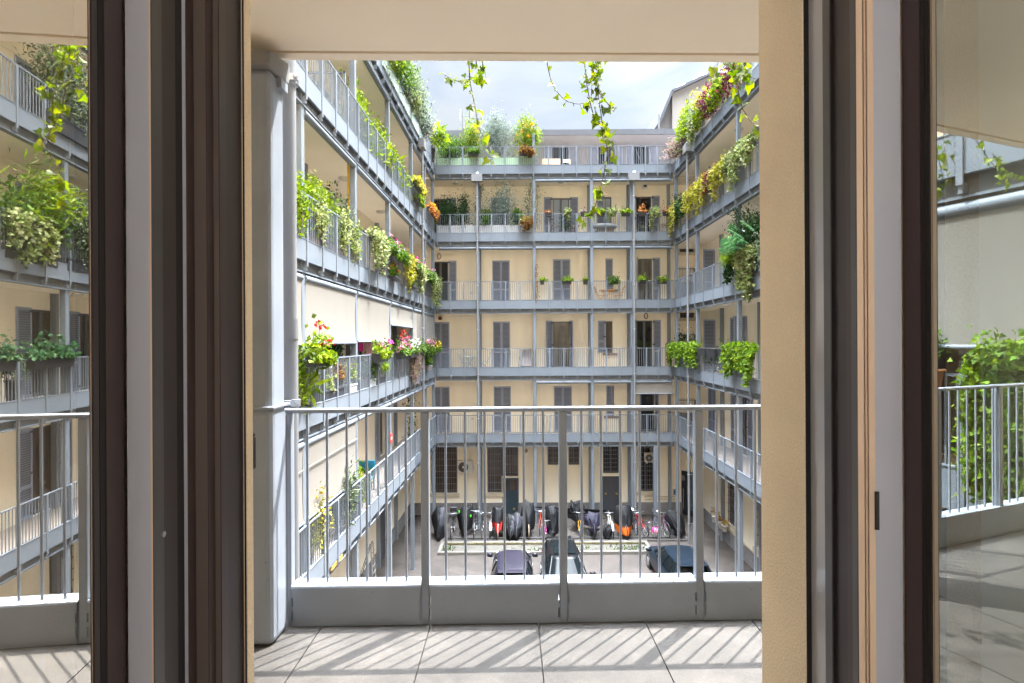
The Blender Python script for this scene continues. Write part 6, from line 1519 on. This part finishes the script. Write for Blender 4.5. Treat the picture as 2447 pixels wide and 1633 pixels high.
wlamp('amber ring lamp on the wall of the third-floor end gallery', 1050.5, 612, 'ring', 3); wlamp('round amber lamp above the closed shutters on the second-floor left', 1053, 760, 'globe', 2)
wlamp('ochre disc lamp high on the ground-floor wall', 1255, 1077, 'disc', 0); wlamp('square pale speaker-like fixture above the glazed door on the fourth floor', 1542, 448, 'box', 4)
wlamp('small dark hook lamp above the right glazed door on the second floor', 1543, 757, 'ring', 2)
t = thing('call_panel', 'grey wall panel with a blue screen beside the entrance', 'intercom', PF(sFw(1609), DEP, 1.6)); Yw = YF + DEP
m = MB(); m.box(sFw(1606), sFw(1612), DEP - .04, DEP - .002, zF(1184, Yw), zF(1170, Yw), mat('panel_grey', (.22, .22, .23), rough=.4), PF); m.build('plate', None, t)
m = MB(); m.box(sFw(1607.3), sFw(1610.7), DEP - .045, DEP - .0405, zF(1180, Yw), zF(1174, Yw), mat('panel_blue', (.03, .06, .25), rough=.2, var=0), PF); m.build('screen', None, t)
t = thing('conduit', 'pair of cream pipes along the ground-floor wall at the right', 'pipe', PF(sFw(1570), DEP, 1)); m = MB()
m.tube([PF(sFw(1538), DEP - .05, zF(1187, Yw)), PF(sFw(1610), DEP - .05, zF(1187, Yw))], .03, 8, SILL); m.tube([PF(sFw(1537), DEP - .05, zF(1193, Yw)), PF(sFw(1596), DEP - .05, zF(1193, Yw)), PF(sFw(1606), DEP - .05, zF(1195, Yw)), PF(sFw(1611), DEP - .05, zF(1192, Yw))], .02, 8, SILL); m.build('pipe', None, t)
t = thing('wall_box', 'small pale box on the grey plinth behind the bicycles', 'box', PF(sFw(1557), DEP, .3)); m = MB(); m.box(sFw(1556), sFw(1560), DEP - .1, DEP - .04, zF(1223, Yw), zF(1216, Yw), WHITE, PF); m.box(sFw(1556.5), sFw(1559.5), DEP - .106, DEP - .1005, zF(1222, Yw), zF(1217, Yw), LAMP, PF); m.build('lid', None, t)

def fold_table(label, P, s, d, z, w, dp_, h, m_, x=True):
    t = thing('folding_table', label, 'table', P(s, d, z)); m = MB(); m.box(s - w / 2, s + w / 2, d - dp_ / 2, d + dp_ / 2, z + h - .03, z + h, m_, P); m.build('table_top', None, t)
    for yy in (-.4, .4):
        m = MB(); m.tube([P(s - w * .4, d + yy * dp_, z), P(s + w * .3, d + yy * dp_, z + h - .03)], .014, 6, m_); m.tube([P(s + w * .4, d + yy * dp_, z), P(s - w * .3, d + yy * dp_, z + h - .03)], .014, 6, m_); m.build('leg', None, t)
def fold_chair(label, P, s, d, z, sg, m_, w=.42):
    """slatted folding chair, sg = side its back is on"""
    t = thing('folding_chair', label, 'chair', P(s, d, z)); m = MB()
    for k in range(4): a = s - .19 + k * .1; m.box(a, a + .08, d - w / 2, d + w / 2, z + .44, z + .46, m_, P)
    m.build('seat', None, t); m = MB()
    for k in range(3): zz = z + .60 + k * .12; a = s + sg * (.22 + k * .035); m.box(a - .012, a + .012, d - w / 2, d + w / 2, zz, zz + .07, m_, P)
    m.build('backrest', None, t)
    for yy in (-w / 2, w / 2):
        m = MB(); m.tube([P(s + sg * .30, d + yy, z + .92), P(s + sg * .12, d + yy, z + .40), P(s - sg * .24, d + yy, z)], .013, 6, m_); m.build('leg', None, t)
        m = MB(); m.tube([P(s - sg * .2, d + yy * .9, z + .44), P(s + sg * .22, d + yy * .9, z)], .013, 6, m_); m.build('leg', None, t)
PALEB = mat('pale_blue_metal', (.36, .42, .43), rough=.4, var=.05)
fold_table('orange wooden folding table on the third-floor end gallery', PF, sF(1457), .8, FZ[3], .72, .6, .74, WOOD); fold_chair('orange wooden chair left of the wooden table', PF, sF(1441), .75, FZ[3], -1, WOOD); fold_chair('orange wooden chair right of the wooden table', PF, sF(1485), .75, FZ[3], 1, WOOD)
fold_table('small pale metal bistro table on the second-floor end gallery', PF, sFw(1125), .9, FZ[2], .62, .6, .72, PALEB); fold_chair('pale metal folding chair left of the bistro table', PF, sFw(1113), .9, FZ[2], -1, PALEB); fold_chair('pale metal folding chair right of the drainpipe', PF, sFw(1160), .9, FZ[2], 1, PALEB)
t = thing('deck_chair', 'folded grey mesh recliner leaning on the second-floor end wall', 'chair', PF(sFw(1256), 1.1, FZ[2])); MESH = mat('chair_mesh', (.22, .20, .20), rough=.8, var=.1); TUB = mat('chair_tube', (.30, .27, .25), rough=.35, metal=.4)
s = sFw(1256); m = MB(); m.add([PF(s - .24, .75, FZ[2] + .22), PF(s + .24, .75, FZ[2] + .22), PF(s + .30, 1.25, FZ[2] + 1.02), PF(s - .14, 1.25, FZ[2] + 1.02)], [(0, 1, 2, 3)], MESH); m.add([PF(s - .24, .77, FZ[2] + .22), PF(s + .24, .77, FZ[2] + .22), PF(s + .24, 1.02, FZ[2] + .16), PF(s - .24, 1.02, FZ[2] + .16)], [(0, 1, 2, 3)], MESH); m.build('seat', None, t)
for sg in (-1, 1):
    m = MB(); m.tube([PF(s + sg * .34, .65, FZ[2] + .0), PF(s + sg * .27, .78, FZ[2] + .45), PF(s + sg * .20 + .06, 1.25, FZ[2] + 1.06)], .015, 6, TUB); m.tube([PF(s + sg * .40, 1.25, FZ[2]), PF(s + sg * .33, .85, FZ[2] + .62), PF(s + sg * .30, 1.1, FZ[2] + .78)], .015, 6, TUB); m.build('leg', None, t)
m = MB(); m.tube([PF(s - .15, 1.25, FZ[2] + 1.06), PF(s + .28, 1.25, FZ[2] + 1.06)], .015, 6, TUB); m.build('head_bar', None, t)
t = thing('barbecue', 'dark barbecue trolley with a wooden lower shelf on the fourth-floor end gallery', 'barbecue', PF(sF(1453), .8, FZ[4])); s = sF(1453)
m = MB(); m.lathe(PF(s, .8, FZ[4] + .48), [(.42, 0), (.62, .08), (.60, .2), (.52, .28)], 18, mat('barbecue_grey', (.15, .155, .16), rough=.45), sx=1, sy=.4); m.build('lid', None, t, bevel=0)
m = MB(); m.box(s - .45, s + .45, .62, .98, FZ[4] + .26, FZ[4] + .47, mat('dark_brown_wood', (.06, .035, .02), rough=.7), PF); m.build('cabinet', None, t)
for a in (-.4, .4):
    m = MB(); m.box(s + a - .03, s + a + .03, .64, .96, FZ[4], FZ[4] + .26, WOOD, PF); m.build('leg', None, t)
t = thing('table', 'plain pale wooden table stored on edge on the top end gallery', 'table', PF(sF(1322), .9, FZ[5])); BW = mat('pale_beech', (.50, .36, .22), rough=.6, var=.08); m = MB(); a, bb = sF(1301), sF(1345); m.box(a, bb, .85, .9, FZ[5] + .02, FZ[5] + .78, BW, PF); m.box(a, bb, .82, .849, FZ[5] + .02, FZ[5] + .30, mat('beech_orange', (.52, .28, .16), rough=.6), PF); m.build('table_top', None, t)
m = MB(); m.tube([PF(a - .04, .8, FZ[5]), PF(a - .03, .8, FZ[5] + .7)], .02, 6, TUB); m.build('leg', None, t)
t = thing('chair', 'cream slatted chair right of the stored table on the top end gallery', 'chair', PF(sF(1362), 1.0, FZ[5])); s = sF(1362); m = MB(); m.box(s - .2, s + .2, 1.2, 1.23, FZ[5] + .70, FZ[5] + .86, SILL, PF); m.build('backrest', None, t); m = MB(); m.box(s - .2, s + .2, .8, 1.2, FZ[5] + .42, FZ[5] + .46, BW, PF); m.build('seat', None, t)
for a in (-.18, .18):
    for dd in (.83, 1.21): m = MB(); m.box(s + a - .012, s + a + .012, dd - .01, dd + .01, FZ[5], FZ[5] + (.42 if dd < 1 else .85), SILL, PF); m.build('leg', None, t)
t = thing('folded_parasol', 'dark folded parasol leaning at the right of the top end gallery', 'parasol', PF(sF(1540), .9, FZ[5])); m = MB(); m.tube([PF(sF(1533), .9, FZ[5] + 1.15), PF(sF(1553), .9, FZ[5] + .05)], [.02, .05], 8, BLACK); m.build('canopy', None, t); m = MB(); m.tube([PF(sF(1531), .9, FZ[5] + 1.25), PF(sF(1533), .9, FZ[5] + 1.15)], .012, 6, STEELD); m.build('pole', None, t)
# first-floor left: blue chairs and table, laundry above
BLUE = mat('turquoise_plastic', (.02, .22, .36), rough=.5, var=.1)
def lounge(label, s, d, sg):
    t = thing('lounge_chair', label, 'chair', PL(s, d, FZ[1])); m = MB(); m.box(s - .26, s + .26, d - .26, d + .26, FZ[1] + .40, FZ[1] + .46, BLUE, PL); m.build('seat', None, t, bevel=.02); m = MB(); m.box(s + sg * .26 - .03, s + sg * .26 + .03, d - .26, d + .26, FZ[1] + .46, FZ[1] + .92, BLUE, PL); m.build('backrest', None, t, bevel=.02)
    for a in (-.23, .23):
        for e in (-.23, .23): m = MB(); m.box(s + a - .015, s + a + .015, d + e - .015, d + e + .015, FZ[1], FZ[1] + .4, BLACK, PL); m.build('leg', None, t)
lounge('turquoise chair beyond the black table on the first-floor left gallery', 17.1, .75, 1); lounge('turquoise chair on the near side of the black table on the first-floor left gallery', 15.5, .7, -1)
t = thing('table', 'low black table with a candle glass between the turquoise chairs', 'table', PL(16.3, .75, FZ[1])); m = MB(); m.box(15.98, 16.62, .4, 1.1, FZ[1] + .66, FZ[1] + .70, BLACK, PL); m.build('table_top', None, t)
for a in (16.02, 16.58):
    for e in (.44, 1.06): m = MB(); m.box(a - .02, a + .02, e - .02, e + .02, FZ[1], FZ[1] + .66, BLACK, PL); m.build('leg', None, t)
t = thing('candle_glass', 'terracotta candle glass on the low black table', 'candle', PL(16.2, .6, FZ[1] + .7)); m = MB(); m.lathe(PL(16.2, .6, FZ[1] + .701), [(.06, 0), (.07, .02), (.075, .12), (.05, .125)], 14, TERRA); m.build('glass', None, t)
for i, (s, m_, lab, dz, ww) in enumerate(((15.3, mat('cloth_magenta', (.62, .02, .24), rough=.9, var=.1), 'magenta cloth pegged over the second-floor left railing line', .45, .30), (16.0, mat('cloth_pink', (.62, .30, .38), rough=.9, var=.3, vscale=8), 'pink printed cloth drying on the second-floor left gallery', -.2, .55), (18.3, mat('cloth_striped', (.62, .60, .62), rough=.9, var=.3, vscale=14, streak=.05), 'white and lilac striped cloth drying on the second-floor left gallery', -.1, .6))):
    t = thing('laundry', lab, 'laundry', PL(s, .35, FZ[2] + 1.2), 'cloths drying on the left gallery'); m = MB(); vs = []; k = 12
    top = FZ[2] + 1.5 + (0 if i else .1); bot = FZ[2] + (1.2 if i == 0 else .5)
    for j in range(k + 1):
        for z in (top, (top + bot) / 2, bot): vs.append(PL(s - ww / 2 + ww * j / k, .32 + .03 * math.sin(j * 1.4), z))
    for j in range(k):
        for q_ in (0, 1): a = j * 3 + q_; m.add([], [], None); m.f.append([a, a + 3, a + 4, a + 1]); m.m.append(0); m.sm.append(True)
    m.v = [tuple(v) for v in vs]; m.mats = [m_]; m.build('cloth', None, t)
    m = MB(); m.bar(PL(s - ww / 2 - .1, .32, top), PL(s + ww / 2 + .1, .32, top), .006, STEELD, 5); m.build('line', None, t)
# ladder and parasol below, warning tape on a post
t = thing('stepladder', 'aluminium stepladder standing by the grey door under the left gallery', 'ladder', ground(872, 1390)); g0 = ground(890, 1380); m = MB(); yb = 19.0; xb = PL(yb, .95, 0)[0]
for dy in (-.22, .22): m.tube([(xb, yb + dy - .0, 0), (xb - .12, yb + dy * .6, 1.95)], .02, 6, CHROME)
for i in range(8): z = .22 + i * .235; m.tube([(xb - .012 * i, yb - .22 + .007 * i * 1.5, z), (xb - .012 * i, yb + .22 - .007 * i * 1.5, z)], .016, 6, CHROME)
m.build('front_frame', None, t); m = MB()
for dy in (-.22, .22): m.tube([(xb - .75, yb + dy, 0), (xb - .14, yb + dy * .6, 1.95)], .016, 6, STEELD)
m.build('rear_frame', None, t)
t = thing('warning_sign', 'red and white warning notice on a post of the first-floor left gallery', 'sign', PL(17.7, 0, FZ[1] + 1.6)); m = MB(); s = 17.7
m.box(s - .10, s + .10, .05, .062, FZ[1] + 1.42, FZ[1] + 1.72, mat('notice_red', (.65, .05, .05), rough=.6), PL); m.box(s - .08, s + .08, .045, .0495, FZ[1] + 1.53, FZ[1] + 1.60, WHITE, PL); m.build('board', None, t)
t = thing('plank', 'orange wooden plank wedged under the first-floor left gallery', 'plank', PL(12, .05, FZ[1] - .4)); m = MB(); m.box(12.0, 12.75, .01, .04, FZ[1] - .36, FZ[1] - .28, WOOD, PL); m.box(12.0, 12.75, .0, .03, FZ[1] - .278, FZ[1] - .265, WOOD, PL); m.build('board', None, t)
t = thing('window_box', 'row of pale pots with orange blooms hooked on the right ground-floor wall', 'flower pots', PR(24.0, DEP - .2, .9))
rng = np.random.default_rng(8)
for i in range(4):
    s = 23.7 + i * .42; m = MB(); m.lathe(PR(s, DEP - .22, .62), [(.09, 0), (.13, .24), (.14, .24), (.14, .27), (.1, .27)], 14, WHITE); m.build('pot', None, t); leaves('flower', shrub_pts(PR(s, DEP - .22, 1.05), (.13, .13, .14), 70, rng, 6), .07, .7, G_ORA if i % 2 else F_YEL, t, rng)
m = MB(); m.bar(PR(23.4, DEP - .1, .98), PR(25.3, DEP - .1, .98), .012, BLACK); m.build('rail', None, t)
t = thing('broom', 'red broom leaning in the corner of the second-floor end gallery', 'broom', PF(sF(1604), .9, FZ[2])); m = MB(); m.tube([PF(sF(1603), .9, FZ[2] + .1), PF(sF(1608), 1.3, FZ[2] + 1.3)], .018, 6, mat('broom_red', (.45, .04, .03), rough=.5)); m.build('handle_stick', None, t); m = MB(); m.box(sF(1603) - .12, sF(1603) + .12, .85, .95, FZ[2], FZ[2] + .1, mat('broom_red', (.45, .04, .03)), PF); m.build('brush', None, t)

for i, (px, py, lab) in enumerate(((1127, 700, 'white wall socket beside the first post on the third-floor end wall'), (1128.5, 1000, 'white wall socket beside the first post on the first-floor end wall'))):
    v = Vector(PF(sFw(px), DEP, zF(py, YF + DEP))); t = thing('wall_socket', lab, 'socket', v); m = MB(); m.box(v.x - .07, v.x + .07, v.y - .04, v.y - .002, v.z - .06, v.z + .06, WHITE); m.build('plate', None, t); m = MB(); m.box(v.x - .05, v.x + .05, v.y - .046, v.y - .0405, v.z - .035, v.z + .035, LAMP); m.build('flap', None, t)
